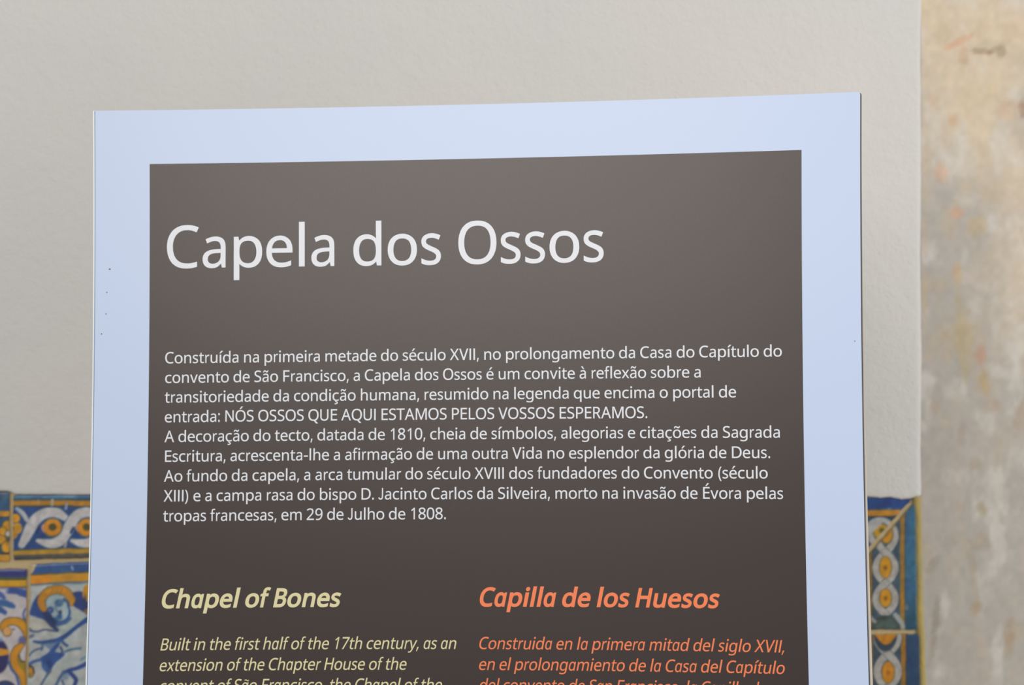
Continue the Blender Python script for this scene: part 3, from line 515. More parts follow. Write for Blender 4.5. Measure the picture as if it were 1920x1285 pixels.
GLYPHS = '''(|56 309 56 384 56 460 63 535 78 608 92 681 115 750 146 817 176 883 215 944 262 1000 301 1000 339 1000 378 1000 313 912 264 816 230 710 197 605 181 496 181 385 181 313 188 242 203 171 218 100 240 32 269 -34 298 -100 334 -162 377 -221 338 -221 300 -221 262 -221 215 -166 176 -106 146 -41 115 24 92 92 78 164 63 236
)|364 460 364 384 364 309 357 236 342 164 328 92 306 24 275 -41 245 -106 206 -166 158 -221 120 -221 82 -221 43 -221 86 -162 122 -100 151 -34 180 32 202 100 217 171 232 242 239 313 239 385 239 459 232 532 217 604 202 676 180 745 151 812 122 880 86 942 42 1000 81 1000 120 1000 158 1000 206 944 245 883 275 817 306 750 328 681 342 608 357 535
,|266 152 269 147 261 114 250 79 237 41 224 2 209 -36 194 -74 179 -111 163 -147 148 -181 118 -181 88 -181 57 -181 67 -145 76 -107 85 -67 94 -26 102 14 109 54 117 94 123 130 127 162 171 162 215 162 259 162 262 157
-|169 321 56 321 56 357 56 394 56 430 169 430 282 430 395 430 395 394 395 357 395 321 282 321
.|101 42 101 76 101 110 109 134 126 148 143 162 163 169 186 169 211 169 231 162 249 148 266 134 275 110 275 76 275 42 266 18 249 3 231 -12 211 -20 186 -20 163 -20 143 -12 126 3 109 18
0|732 610 732 501 732 420 726 348 714 284 702 221 683 167 656 123 630 78 595 44 553 21 510 -2 459 -14 399 -14 324 -14 263 7 214 48 165 89 128 148 104 225 81 302 69 394 69 501 69 610 80 702 102 779 123 855 159 914 207 954 256 995 320 1015 399 1015 474 1015 536 995 585 954 635 914 672 855 696 779 720 702/192 593 192 501 192 410 199 334 212 273 226 212 248 167 278 137 308 106 349 91 399 91 450 91 490 106 520 136 551 166 573 211 587 272 601 334 608 410 608 501 608 593 601 669 587 729 573 789 551 835 520 865 490 895 450 910 399 910 349 910 308 895 278 865 248 835 226 789 212 729 199 669
1|497 333 497 0 457 0 417 0 377 0 377 233 377 466 377 699 377 726 377 749 377 768 378 786 379 804 380 820 380 836 381 853 382 871 367 856 354 844 342 833 330 823 314 810 296 794 260 765 225 736 189 707 168 735 146 762 125 790 215 860 305 930 395 1000 429 1000 463 1000 497 1000 497 667
2|728 37 728 0 508 0 288 0 67 0 67 34 67 68 67 102 155 190 242 279 329 367 380 417 422 462 457 501 491 541 517 579 535 617 553 655 562 696 562 741 562 796 545 838 513 866 480 895 437 909 385 909 337 909 294 901 257 884 220 867 183 844 144 814 122 841 100 869 78 896 105 919 133 939 165 957 196 974 230 988 267 999 304 1009 343 1014 385 1014 448 1014 501 1003 546 982 591 960 626 930 651 890 675 850 688 803 688 748 688 696 677 647 655 601 634 555 604 510 566 466 528 421 483 374 431 324 362 255 292 186 223 118 223 116 223 114 223 112 391 112 560 112 728 112 728 75
7|236 0 190 0 327 296 464 592 601 888 421 888 241 888 62 888 62 925 62 963 62 1000 285 1000 509 1000 732 1000 732 968 732 937 732 905 597 603 462 302 326 0 281 0
8|342 1014 399 1014 458 1014 510 1005 555 987 599 968 635 942 660 906 686 871 699 827 699 775 699 734 690 699 673 669 656 640 633 613 604 590 575 567 543 547 508 529 549 510 587 488 620 463 654 438 681 409 701 377 721 344 731 305 731 259 731 203 718 155 690 114 663 74 625 42 576 20 527 -3 470 -14 403 -14 331 -14 271 -3 221 18 171 40 133 70 107 110 81 150 69 198 69 255 69 301 78 340 97 374 116 408 142 437 174 461 205 485 239 506 276 522 243 541 214 562 187 586 160 610 139 637 124 668 109 699 101 735 101 776 101 827 114 870 140 905 166 940 202 967 246 986 291 1005/189 288 189 254 189 205 206 165 241 132 275 100 329 84 401 84 469 84 521 100 557 132 593 165 611 206 611 258 611 290 602 319 585 344 567 369 543 391 512 410 481 430 444 448 401 464 393 466 386 469 378 472 337 454 303 435 275 415 246 394 225 371 211 345 196 318/452 915 398 915 346 915 304 902 271 877 238 853 221 817 221 770 221 736 229 707 246 683 262 660 284 640 312 624 340 608 371 592 405 577 437 591 467 606 492 623 518 640 539 660 554 684 569 708 577 737 577 770 577 817 561 853 528 877 495 902
9|728 648 728 573 728 516 724 459 716 403 708 346 695 293 675 243 655 193 628 149 594 110 559 71 515 41 462 19 409 -3 345 -14 269 -14 250 -14 229 -13 204 -11 179 -8 159 -5 143 0 143 35 143 70 143 105 160 99 179 95 202 92 224 88 246 87 266 87 331 87 385 98 428 119 470 141 504 170 529 207 555 243 573 286 584 335 595 384 602 436 604 490 601 490 598 490 595 490 581 469 563 449 542 431 521 414 495 400 464 389 434 379 398 374 357 374 300 374 250 386 207 410 163 433 130 468 106 513 82 557 70 612 70 676 70 746 83 807 110 857 137 908 174 946 221 973 269 1000 325 1014 389 1014 437 1014 481 1005 522 987 563 968 599 941 630 905 661 868 685 823 702 768 720 712/425 910 389 910 331 910 284 891 247 853 210 815 192 756 192 678 192 613 208 563 239 526 270 489 318 471 384 471 429 471 467 480 500 498 533 516 558 539 576 567 595 595 604 624 604 654 604 684 599 714 590 744 581 775 568 803 550 828 533 853 510 873 483 888 456 903
:|101 42 101 76 101 110 109 134 126 148 143 162 163 169 186 169 211 169 231 162 249 148 266 134 275 110 275 76 275 42 266 18 249 3 231 -12 211 -20 186 -20 163 -20 143 -12 126 3 109 18/101 641 101 675 101 711 109 735 126 749 143 763 163 770 186 770 211 770 231 763 249 749 266 735 275 711 275 675 275 641 266 617 249 602 231 587 211 580 186 580 163 580 143 587 126 602 109 617
A|807 0 763 0 723 103 683 206 643 310 511 310 379 310 246 310 207 206 167 103 127 0 85 0 42 0 0 0 130 335 261 669 391 1004 429 1004 466 1004 504 1004 634 669 764 335 894 0 850 0/530 623 493 724 490 732 486 745 479 765 472 784 466 805 460 826 454 847 449 863 445 874 441 855 436 836 431 817 426 798 420 781 415 765 410 749 406 735 402 724 364 623 326 522 289 422 394 422 500 422 605 422 568 522
B|326 1000 422 1000 547 1000 641 982 705 945 769 908 801 844 801 752 801 713 794 678 779 648 765 617 743 592 715 572 687 552 652 538 611 531 611 528 611 526 611 524 653 517 691 505 725 487 759 470 786 444 805 412 825 379 835 337 835 284 835 224 821 172 793 130 765 87 725 55 673 33 621 11 559 0 487 0 370 0 253 0 136 0 136 333 136 667 136 1000 231 1000/385 574 447 574 533 574 592 588 623 616 655 643 671 684 671 738 671 793 651 833 613 856 574 880 512 892 427 892 372 892 317 892 262 892 262 786 262 680 262 574 324 574/326 469 262 469 262 348 262 227 262 106 329 106 396 106 464 106 552 106 614 124 648 158 683 193 700 238 700 294 700 330 693 360 677 387 662 413 636 433 600 447 564 462 515 469 454 469 390 469
C|609 903 564 903 511 903 463 894 420 876 377 858 341 831 311 796 281 761 258 719 242 669 226 619 218 563 218 500 218 418 231 346 257 286 283 225 321 178 372 146 423 113 486 97 563 97 607 97 648 100 688 108 727 115 765 125 803 136 803 99 803 63 803 27 765 13 727 2 687 -4 647 -11 600 -14 545 -14 443 -14 358 7 290 49 222 91 171 151 137 228 102 306 85 397 85 501 85 577 96 646 117 709 138 771 169 825 209 871 250 917 300 952 360 977 420 1002 488 1014 566 1014 617 1014 667 1009 714 999 762 988 804 974 842 955 825 920 808 884 791 849 761 863 726 875 688 887 651 898
D|937 617 937 510 937 398 916 304 875 228 833 153 774 96 696 57 619 19 525 0 415 0 322 0 229 0 136 0 136 333 136 667 136 1000 239 1000 341 1000 444 1000 545 1000 632 981 706 944 780 907 837 852 877 779 917 707/804 374 804 506 804 594 789 667 760 724 730 781 687 823 631 851 574 878 506 892 426 892 371 892 317 892 262 892 262 631 262 369 262 108 307 108 352 108 398 108 533 108 635 141 702 208 770 275
E|695 37 695 0 508 0 322 0 136 0 136 333 136 667 136 1000 322 1000 508 1000 695 1000 695 963 695 926 695 889 550 889 406 889 262 889 262 785 262 681 262 577 398 577 534 577 669 577 669 541 669 504 669 468 534 468 398 468 262 468 262 349 262 230 262 111 406 111 550 111 695 111 695 74
F|262 141 262 0 220 0 178 0 136 0 136 333 136 667 136 1000 322 1000 508 1000 695 1000 695 963 695 926 695 889 550 889 406 889 262 889 262 771 262 653 262 535 397 535 533 535 668 535 668 498 668 461 668 424 533 424 397 424 262 424 262 283
H|901 333 901 0 859 0 817 0 775 0 775 155 775 311 775 466 604 466 433 466 262 466 262 311 262 155 262 0 220 0 178 0 136 0 136 333 136 667 136 1000 178 1000 220 1000 262 1000 262 859 262 718 262 577 433 577 604 577 775 577 775 718 775 859 775 1000 817 1000 859 1000 901 1000 901 667
J|196 -18 323 -18 518 -18 599 120 599 293 599 529 599 764 599 1000 557 1000 514 1000 472 1000 472 769 472 537 472 306 472 154 419 93 311 93 239 93 183 126 138 206 108 184 78 162 48 141 106 37
L|324 0 136 0 136 333 136 667 136 1000 178 1000 220 1000 262 1000 262 704 262 408 262 112 408 112 553 112 699 112 699 75 699 37 699 0 511 0
M|612 0 577 0 467 292 358 585 248 877 246 877 244 877 242 877 244 858 246 834 247 805 249 776 250 745 251 711 252 677 252 642 252 606 252 404 252 202 252 0 213 0 175 0 136 0 136 333 136 667 136 1000 198 1000 260 1000 322 1000 425 727 528 454 630 181 632 181 634 181 636 181 740 454 845 727 950 1000 1011 1000 1073 1000 1134 1000 1134 667 1134 333 1134 0 1093 0 1051 0 1010 0 1010 205 1010 410 1010 615 1010 648 1010 680 1011 712 1012 744 1014 775 1015 803 1017 832 1019 856 1020 875 1018 875 1016 875 1014 875 903 584 792 292 681 0 646 0
N|929 333 929 0 880 0 831 0 782 0 603 277 425 554 246 831 245 831 243 831 241 831 243 809 244 784 246 754 247 725 249 694 250 660 251 627 252 593 252 559 252 373 252 186 252 0 213 0 175 0 136 0 136 333 136 667 136 1000 184 1000 233 1000 282 1000 459 724 637 448 815 172 817 172 819 172 821 172 820 187 819 210 817 239 816 269 814 302 813 338 812 373 811 406 811 436 811 624 811 812 811 1000 850 1000 889 1000 929 1000 929 667
O|1008 605 1008 501 1008 424 999 354 979 291 959 228 930 173 891 127 853 82 805 47 747 22 690 -2 623 -14 548 -14 469 -14 401 -2 343 23 285 48 237 83 199 128 161 173 132 228 113 291 95 355 85 425 85 503 85 606 102 695 136 772 169 848 221 908 289 951 358 994 444 1015 549 1015 649 1015 733 994 801 952 869 909 921 849 956 772 991 695/218 585 218 501 218 417 230 345 254 284 277 224 313 177 362 144 411 112 473 95 548 95 623 95 685 112 733 144 781 177 817 224 840 284 864 345 875 417 875 501 875 627 849 726 797 798 745 869 662 905 549 905 473 905 411 889 362 856 313 824 277 778 254 718 230 658
P|312 1000 401 1000 531 1000 627 974 686 923 746 872 776 799 776 706 776 665 769 625 756 588 742 550 720 516 689 486 658 456 617 433 566 415 514 398 451 389 377 389 338 389 300 389 262 389 262 260 262 130 262 0 220 0 178 0 136 0 136 333 136 667 136 1000 224 1000/478 892 389 892 347 892 304 892 262 892 262 761 262 629 262 497 296 497 329 497 363 497 426 497 479 504 521 518 563 531 594 553 615 583 635 613 646 652 646 700 646 765 625 813 584 845 543 876
Q|1008 605 1008 501 1008 420 997 346 975 280 954 214 921 158 878 112 835 66 782 33 717 11 797 -72 877 -155 957 -238 896 -238 836 -238 776 -238 711 -163 647 -88 583 -13 577 -13 571 -13 565 -13 559 -14 553 -14 548 -14 469 -14 401 -2 343 23 285 48 237 83 199 128 161 173 132 228 113 291 95 355 85 425 85 503 85 606 102 695 136 772 169 848 221 908 289 951 358 994 444 1015 549 1015 649 1015 733 994 801 952 869 909 921 849 956 772 991 695/218 585 218 501 218 417 230 345 254 284 277 224 313 177 362 144 411 112 473 95 548 95 623 95 685 112 733 144 781 177 817 224 840 284 864 345 875 417 875 501 875 627 849 726 797 798 745 869 662 905 549 905 473 905 411 889 362 856 313 824 277 778 254 718 230 658
R|320 1000 412 1000 495 1000 563 989 617 968 671 947 711 916 737 874 763 832 776 779 776 716 776 662 766 618 746 583 727 547 702 519 672 498 641 477 609 460 576 448 667 299 759 149 850 0 801 0 752 0 703 0 622 138 542 275 461 413 394 413 328 413 262 413 262 275 262 138 262 0 220 0 178 0 136 0 136 333 136 667 136 1000 228 1000/460 891 405 891 357 891 310 891 262 891 262 767 262 643 262 520 312 520 362 520 412 520 493 520 552 536 590 568 627 600 646 648 646 710 646 754 637 789 620 815 602 841 576 860 541 873 505 885
S|703 320 703 268 703 208 689 157 660 116 631 74 589 42 536 20 482 -3 419 -14 346 -14 309 -14 273 -12 239 -8 205 -5 174 1 146 8 118 15 93 23 71 34 71 74 71 114 71 154 105 139 147 126 197 113 247 101 298 95 352 95 401 95 443 102 476 115 510 128 535 147 552 171 569 195 577 224 577 256 577 289 570 317 556 339 542 361 518 382 484 401 450 420 402 440 342 462 299 478 261 495 229 513 197 532 170 552 148 576 127 599 111 626 100 655 89 685 84 720 84 759 84 812 98 858 125 896 152 933 189 963 237 983 285 1004 341 1014 403 1014 458 1014 509 1009 555 999 600 988 642 975 679 958 666 922 653 886 640 850 606 865 568 878 527 888 487 898 444 903 401 903 359 903 324 897 296 885 268 873 246 856 232 834 218 812 211 787 211 758 211 724 218 696 232 674 246 651 269 631 301 613 333 596 376 576 430 556 489 535 539 511 579 487 620 462 651 432 672 398 693 363
T|452 296 452 0 410 0 368 0 326 0 326 296 326 593 326 889 222 889 118 889 14 889 14 926 14 963 14 1000 264 1000 514 1000 763 1000 763 963 763 926 763 889 660 889 556 889 452 889 452 593
U|896 569 896 353 896 284 882 222 854 166 826 110 784 67 726 34 669 2 596 -14 507 -14 383 -14 288 20 223 88 158 155 126 245 126 356 126 570 126 785 126 1000 168 1000 210 1000 252 1000 252 784 252 568 252 352 252 270 274 207 317 162 361 118 426 95 514 95 575 95 624 106 662 128 700 150 727 180 745 219 763 258 772 303 772 353 772 569 772 784 772 1000 813 1000 855 1000 896 1000 896 784
V|796 1000 840 1000 721 667 602 333 483 0 441 0 399 0 357 0 238 333 119 667 0 1000 44 1000 88 1000 132 1000 207 786 282 572 357 359 367 331 376 305 384 280 391 255 398 231 404 208 410 185 415 162 420 140 425 162 430 185 436 209 442 232 449 256 457 282 465 307 474 333 483 361 558 574 633 787 707 1000 752 1000
X|704 175 815 0 768 0 720 0 672 0 584 145 496 289 408 434 318 289 228 145 139 0 94 0 50 0 6 0 116 174 227 347 338 521 234 681 130 840 27 1000 73 1000 120 1000 167 1000 248 869 330 739 412 608 494 739 576 869 658 1000 703 1000 747 1000 791 1000 688 841 585 683 482 524 593 349
a|355 763 403 763 495 763 563 743 606 703 650 663 672 599 672 511 672 341 672 170 672 0 642 0 613 0 583 0 575 35 567 71 559 106 557 106 555 106 553 106 532 79 510 57 487 39 464 20 438 7 408 -1 379 -10 343 -14 301 -14 256 -14 216 -6 180 10 144 26 116 50 95 83 75 116 64 158 64 209 64 283 94 341 153 382 211 422 302 444 424 448 467 450 509 451 552 452 552 467 552 482 552 497 552 560 538 603 511 627 484 652 446 664 396 664 357 664 320 658 284 646 249 635 216 621 185 606 172 637 160 668 147 699 180 717 218 732 263 744 308 757/477 364 440 363 346 359 282 344 246 318 210 292 192 255 192 207 192 165 205 134 230 115 256 95 289 85 329 85 393 85 445 103 487 138 529 173 550 227 550 300 550 322 550 345 550 367 514 366
b|242 892 242 805 242 774 242 744 240 716 239 689 237 667 235 651 238 651 240 651 242 651 264 683 293 710 331 731 368 753 416 763 475 763 568 763 643 731 700 666 756 601 784 504 784 375 784 289 771 218 746 160 720 102 684 58 637 29 591 0 536 -14 475 -14 416 -14 368 -3 331 18 293 40 264 65 242 95 239 95 236 95 232 95 224 63 216 32 207 0 178 0 148 0 119 0 119 355 119 710 119 1064 160 1064 201 1064 242 1064 242 978/523 661 454 661 401 661 359 651 328 631 297 611 275 580 262 539 249 497 242 444 242 380 242 378 242 376 242 374 242 282 257 211 288 162 318 113 374 88 457 88 524 88 574 113 607 162 640 212 657 283 657 377 657 471 640 542 607 590 574 637
c|463 -14 420 -14 354 -14 295 0 243 27 191 54 151 96 121 153 92 210 77 282 77 371 77 464 92 539 123 597 154 655 196 697 249 724 301 751 361 765 429 765 467 765 504 761 539 753 575 745 604 735 626 724 613 690 601 656 588 622 566 630 540 638 510 646 480 653 452 657 426 657 375 657 334 646 301 625 268 603 244 571 228 529 212 487 204 435 204 373 204 313 212 262 228 220 244 178 268 146 300 125 331 103 371 92 419 92 460 92 496 97 527 105 559 113 587 124 613 136 613 99 613 63 613 27 588 14 560 4 530 -4 500 -11
d|424 -14 385 -14 292 -14 217 18 161 83 105 148 77 245 77 374 77 503 105 600 162 666 218 732 293 765 387 765 426 765 460 760 489 750 518 740 543 727 564 710 586 693 604 675 619 654 622 654 625 654 627 654 627 666 625 684 623 708 620 732 619 751 619 765 619 865 619 965 619 1064 660 1064 701 1064 742 1064 742 710 742 355 742 0 709 0 676 0 643 0 637 34 631 67 625 101 623 101 621 101 619 101 604 79 586 60 564 43 543 25 518 12 488 1 459 -9/338 88 405 88 484 88 540 110 572 153 604 197 620 262 620 350 620 358 620 365 620 373 620 466 605 538 574 588 543 637 486 662 403 662 337 662 287 636 254 583 221 531 204 460 204 371 204 282 221 212 254 162 287 113
e|343 765 409 765 473 765 529 751 575 723 621 695 657 655 681 604 706 553 718 494 718 426 718 401 718 376 718 352 547 352 376 352 204 352 206 267 228 202 270 158 311 113 369 91 444 91 492 91 534 95 571 104 608 113 646 126 685 143 685 107 685 71 685 35 647 18 609 6 571 -2 534 -10 490 -14 438 -14 367 -14 305 0 250 29 195 58 153 102 123 159 92 216 77 287 77 370 77 452 91 522 118 581 146 640 185 685 235 717 285 749/450 664 408 664 349 664 302 645 268 607 234 569 214 517 207 450 335 450 462 450 590 450 590 493 583 530 570 562 557 593 537 618 511 637 484 655
f|465 687 465 655 402 655 339 655 276 655 276 437 276 218 276 0 235 0 194 0 153 0 153 218 153 437 153 655 109 655 65 655 21 655 21 675 21 694 21 713 65 727 109 741 153 755 153 769 153 784 153 798 153 863 162 915 181 955 201 995 228 1025 265 1043 301 1062 345 1071 396 1071 426 1071 454 1069 478 1064 503 1059 524 1053 542 1046 531 1014 521 982 510 950 495 954 478 959 458 964 438 968 418 971 398 971 357 971 326 957 306 929 286 902 276 859 276 800 276 783 276 767 276 751 339 751 402 751 465 751 465 719
g|289 765 385 765 435 765 479 755 519 737 559 718 592 690 620 651 623 651 625 651 627 651 633 684 639 718 644 751 677 751 710 751 742 751 742 496 742 242 742 -13 742 -84 730 -143 706 -191 682 -239 645 -275 595 -300 546 -324 483 -336 406 -336 352 -336 302 -332 257 -324 212 -316 171 -304 136 -289 136 -251 136 -213 136 -175 171 -194 213 -208 261 -218 308 -229 359 -234 413 -234 478 -234 528 -215 565 -177 602 -139 620 -88 620 -22 620 -13 620 -3 620 7 620 18 621 34 622 55 623 76 624 91 625 99 623 99 621 99 619 99 593 61 560 33 522 14 483 -5 438 -14 387 -14 289 -14 214 20 159 88 104 156 77 252 77 374 77 493 104 588 159 659 214 729/452 661 402 661 360 661 324 650 295 627 265 605 243 572 228 529 212 486 204 434 204 373 204 280 222 209 256 160 290 111 339 87 405 87 443 87 476 92 503 102 530 111 552 127 570 148 588 169 601 196 609 228 618 261 622 300 622 345 622 354 622 364 622 374 622 442 614 497 599 539 583 581 559 612 527 632 494 651
h|242 856 242 752 242 734 242 716 240 697 239 679 237 662 235 647 238 647 241 647 244 647 260 673 280 695 304 711 328 728 355 741 385 750 415 759 446 763 478 763 538 763 589 754 630 735 670 715 701 686 721 646 742 606 752 553 752 489 752 326 752 163 752 0 711 0 671 0 630 0 630 160 630 320 630 480 630 541 617 586 590 616 563 646 520 661 462 661 406 661 362 651 331 630 299 609 276 578 263 537 249 496 242 447 242 388 242 259 242 129 242 0 201 0 160 0 119 0 119 355 119 710 119 1064 160 1064 201 1064 242 1064 242 960
i|201 751 242 751 242 500 242 250 242 0 201 0 160 0 119 0 119 250 119 500 119 751 160 751/162 1032 182 1032 201 1032 217 1026 232 1013 246 1001 254 981 254 954 254 928 246 908 232 895 217 882 201 875 182 875 162 875 144 882 130 895 116 908 109 928 109 954 109 981 116 1001 130 1013 144 1026
l|242 355 242 0 201 0 160 0 119 0 119 355 119 710 119 1064 160 1064 201 1064 242 1064 242 710
m|894 765 943 765 1028 765 1091 743 1133 700 1175 656 1196 586 1196 489 1196 326 1196 163 1196 0 1155 0 1115 0 1074 0 1074 161 1074 322 1074 483 1074 542 1062 586 1037 616 1012 646 974 661 922 661 849 661 797 640 765 598 734 556 718 495 718 415 718 276 718 138 718 0 678 0 637 0 597 0 597 161 597 322 597 483 597 522 591 555 580 582 569 609 552 628 529 641 507 655 478 661 443 661 392 661 352 651 324 630 295 609 274 578 261 538 249 498 242 448 242 389 242 260 242 130 242 0 201 0 160 0 119 0 119 250 119 500 119 751 152 751 185 751 218 751 225 717 231 683 237 648 239 648 241 648 244 648 260 675 279 696 302 714 325 731 350 744 378 752 406 761 435 765 465 765 523 765 571 754 610 734 649 713 677 682 695 639 697 639 699 639 702 639 727 682 761 713 805 734 848 754
n|449 765 480 765 570 765 638 743 683 700 729 656 752 586 752 489 752 326 752 163 752 0 711 0 671 0 630 0 630 160 630 320 630 480 630 541 617 586 590 616 563 646 520 661 462 661 379 661 322 638 290 591 258 544 242 477 242 389 242 260 242 130 242 0 201 0 160 0 119 0 119 250 119 500 119 751 152 751 185 751 218 751 225 717 231 683 237 648 239 648 241 648 244 648 261 675 281 696 306 714 331 731 358 744 388 752 418 761
o|772 460 772 377 772 314 764 259 747 211 731 163 708 122 677 88 647 55 610 29 567 12 523 -5 475 -14 422 -14 372 -14 326 -5 284 12 242 29 206 55 175 88 144 122 120 163 103 211 86 259 77 314 77 377 77 460 91 530 119 588 147 645 187 689 239 719 292 750 354 765 426 765 494 765 554 750 606 719 658 689 698 645 728 588 757 530/204 465 204 377 204 318 212 267 228 223 243 180 267 147 300 123 332 100 374 88 424 88 475 88 516 100 549 123 582 147 606 180 621 223 637 267 644 318 644 377 644 437 636 487 620 529 605 571 581 604 548 627 516 650 474 661 423 661 346 661 291 636 256 585 222 535
p|436 765 476 765 569 765 643 732 700 668 756 604 784 507 784 377 784 292 771 220 746 162 720 103 684 60 638 30 592 1 537 -14 475 -14 437 -14 402 -9 373 1 343 12 317 25 296 41 275 58 257 76 242 95 239 95 237 95 234 95 236 79 238 59 239 35 241 11 242 -10 242 -28 242 -131 242 -233 242 -336 201 -336 160 -336 119 -336 119 26 119 388 119 751 153 751 186 751 220 751 225 717 231 683 237 648 239 648 240 648 242 648 257 670 275 690 296 707 317 725 342 739 372 749 401 760/523 661 454 661 403 661 363 651 332 632 301 613 279 585 265 546 251 508 243 459 242 401 242 393 242 385 242 377 242 315 249 263 262 220 275 177 297 144 328 122 360 99 402 88 457 88 502 88 540 101 569 126 599 151 621 186 635 229 650 272 657 322 657 378 657 464 640 533 607 584 574 635
q|619 -122 619 -15 619 1 620 21 620 43 621 66 623 85 626 101 623 101 620 101 618 101 596 69 567 42 529 20 491 -3 442 -14 382 -14 292 -14 218 18 162 83 105 148 77 245 77 374 77 460 90 532 116 590 142 648 179 691 225 721 272 750 326 765 387 765 445 765 493 754 531 731 568 709 598 681 620 648 622 648 624 648 626 648 632 683 638 717 644 751 677 751 710 751 742 751 742 388 742 26 742 -336 701 -336 660 -336 619 -336 619 -229/338 88 406 88 458 88 499 98 530 116 561 135 584 164 598 202 612 241 620 289 620 347 620 356 620 364 620 373 620 468 605 540 573 589 541 638 485 662 403 662 336 662 286 636 254 583 221 531 204 460 204 371 204 282 221 213 254 163 287 113
r|435 765 469 765 483 765 498 764 515 763 531 761 545 759 557 756 552 718 547 681 542 643 530 646 517 648 502 650 488 652 474 653 461 653 432 653 404 647 378 634 352 622 329 605 308 583 288 561 271 535 260 504 248 473 242 439 242 401 242 267 242 134 242 0 201 0 160 0 119 0 119 250 119 500 119 751 153 751 186 751 220 751 225 705 229 659 234 613 236 613 238 613 239 613 255 641 275 667 297 690 319 713 345 731 374 744 403 758
s|608 247 608 207 608 159 596 118 571 85 547 53 513 28 468 11 423 -6 370 -14 308 -14 256 -14 211 -10 173 -1 135 7 102 19 73 34 73 71 73 108 73 146 103 131 139 117 181 104 224 92 267 85 311 85 373 85 419 95 447 116 475 136 489 162 489 196 489 215 484 232 473 246 463 261 445 276 418 291 391 306 353 323 304 342 255 360 214 379 179 398 145 416 118 439 99 465 81 491 71 525 71 566 71 629 97 678 149 713 201 747 269 765 353 765 399 765 441 760 481 751 521 743 558 730 592 714 578 682 564 649 550 616 519 629 486 641 451 650 416 659 381 664 345 664 294 664 256 656 229 639 202 623 189 601 189 573 189 552 195 535 207 520 219 506 240 492 268 478 297 465 334 448 382 430 430 412 471 394 504 375 538 357 563 334 581 307 599 281
t|335 87 370 87 388 87 408 88 427 92 447 95 463 99 475 102 475 71 475 40 475 8 462 2 443 -4 419 -8 394 -12 371 -14 349 -14 310 -14 273 -7 240 6 207 20 180 43 160 77 139 111 129 158 129 218 129 364 129 510 129 655 93 655 58 655 22 655 22 675 22 695 22 714 58 731 94 747 130 763 147 817 163 870 179 923 204 923 228 923 252 923 252 866 252 808 252 751 324 751 397 751 469 751 469 719 469 687 469 655 397 655 324 655 252 655 252 511 252 366 252 221 252 176 263 142 285 120 307 98
u|705 751 746 751 746 500 746 250 746 0 713 0 679 0 646 0 640 33 634 66 627 99 626 99 624 99 622 99 606 73 585 52 560 35 535 18 507 6 478 -2 448 -10 416 -14 384 -14 324 -14 274 -4 233 15 193 34 162 63 141 104 121 144 111 196 111 259 111 423 111 587 111 751 152 751 194 751 235 751 235 590 235 429 235 268 235 208 249 163 276 133 303 103 345 88 402 88 458 88 502 99 534 120 567 141 589 172 603 212 616 253 623 302 623 360 623 490 623 620 623 751 664 751
v|331 0 284 0 190 250 95 500 0 751 44 751 88 751 132 751 185 603 238 456 291 308 299 288 307 265 315 239 324 214 331 190 338 167 344 144 349 125 352 109 353 109 355 109 357 109 361 125 366 145 373 168 380 191 388 216 397 241 406 266 414 289 420 308 473 456 527 603 580 751 624 751 668 751 711 751 616 500 521 250 426 0 379 0
x|206 256 297 384 211 506 124 628 38 751 85 751 131 751 178 751 242 656 307 562 371 468 435 562 499 656 563 751 609 751 655 751 702 751 615 628 529 506 443 384 534 256 625 128 716 0 669 0 622 0 576 0 507 100 439 200 371 300 302 200 233 100 164 0 118 0 71 0 25 0 116 128
y|102 500 1 751 45 751 89 751 133 751 187 608 241 466 296 324 305 298 313 274 321 251 329 227 337 205 343 183 350 161 355 140 359 119 360 119 362 119 364 119 370 142 379 173 391 211 403 249 415 287 429 325 479 467 530 609 581 751 626 751 670 751 714 751 606 466 499 181 391 -104 373 -150 352 -191 328 -226 305 -261 276 -288 242 -307 208 -327 166 -336 118 -336 95 -336 76 -335 59 -333 42 -330 28 -328 15 -325 15 -292 15 -260 15 -227 26 -229 38 -231 53 -232 67 -234 82 -235 98 -235 127 -235 152 -230 173 -219 194 -208 212 -193 227 -173 242 -153 254 -129 265 -102 278 -69 291 -36 304 -3 203 248
É|695 37 695 0 508 0 322 0 136 0 136 333 136 667 136 1000 322 1000 508 1000 695 1000 695 963 695 926 695 889 550 889 406 889 262 889 262 785 262 681 262 577 398 577 534 577 669 577 669 541 669 504 669 468 534 468 398 468 262 468 262 349 262 230 262 111 406 111 550 111 695 111 695 74/634 1313 634 1308 626 1295 614 1279 598 1261 582 1242 565 1222 546 1202 526 1182 507 1163 488 1145 469 1127 451 1111 434 1098 407 1098 380 1098 353 1098 353 1104 353 1109 353 1115 367 1133 382 1154 398 1178 415 1202 431 1227 447 1253 463 1278 476 1302 486 1322 535 1322 585 1322 634 1322 634 1317
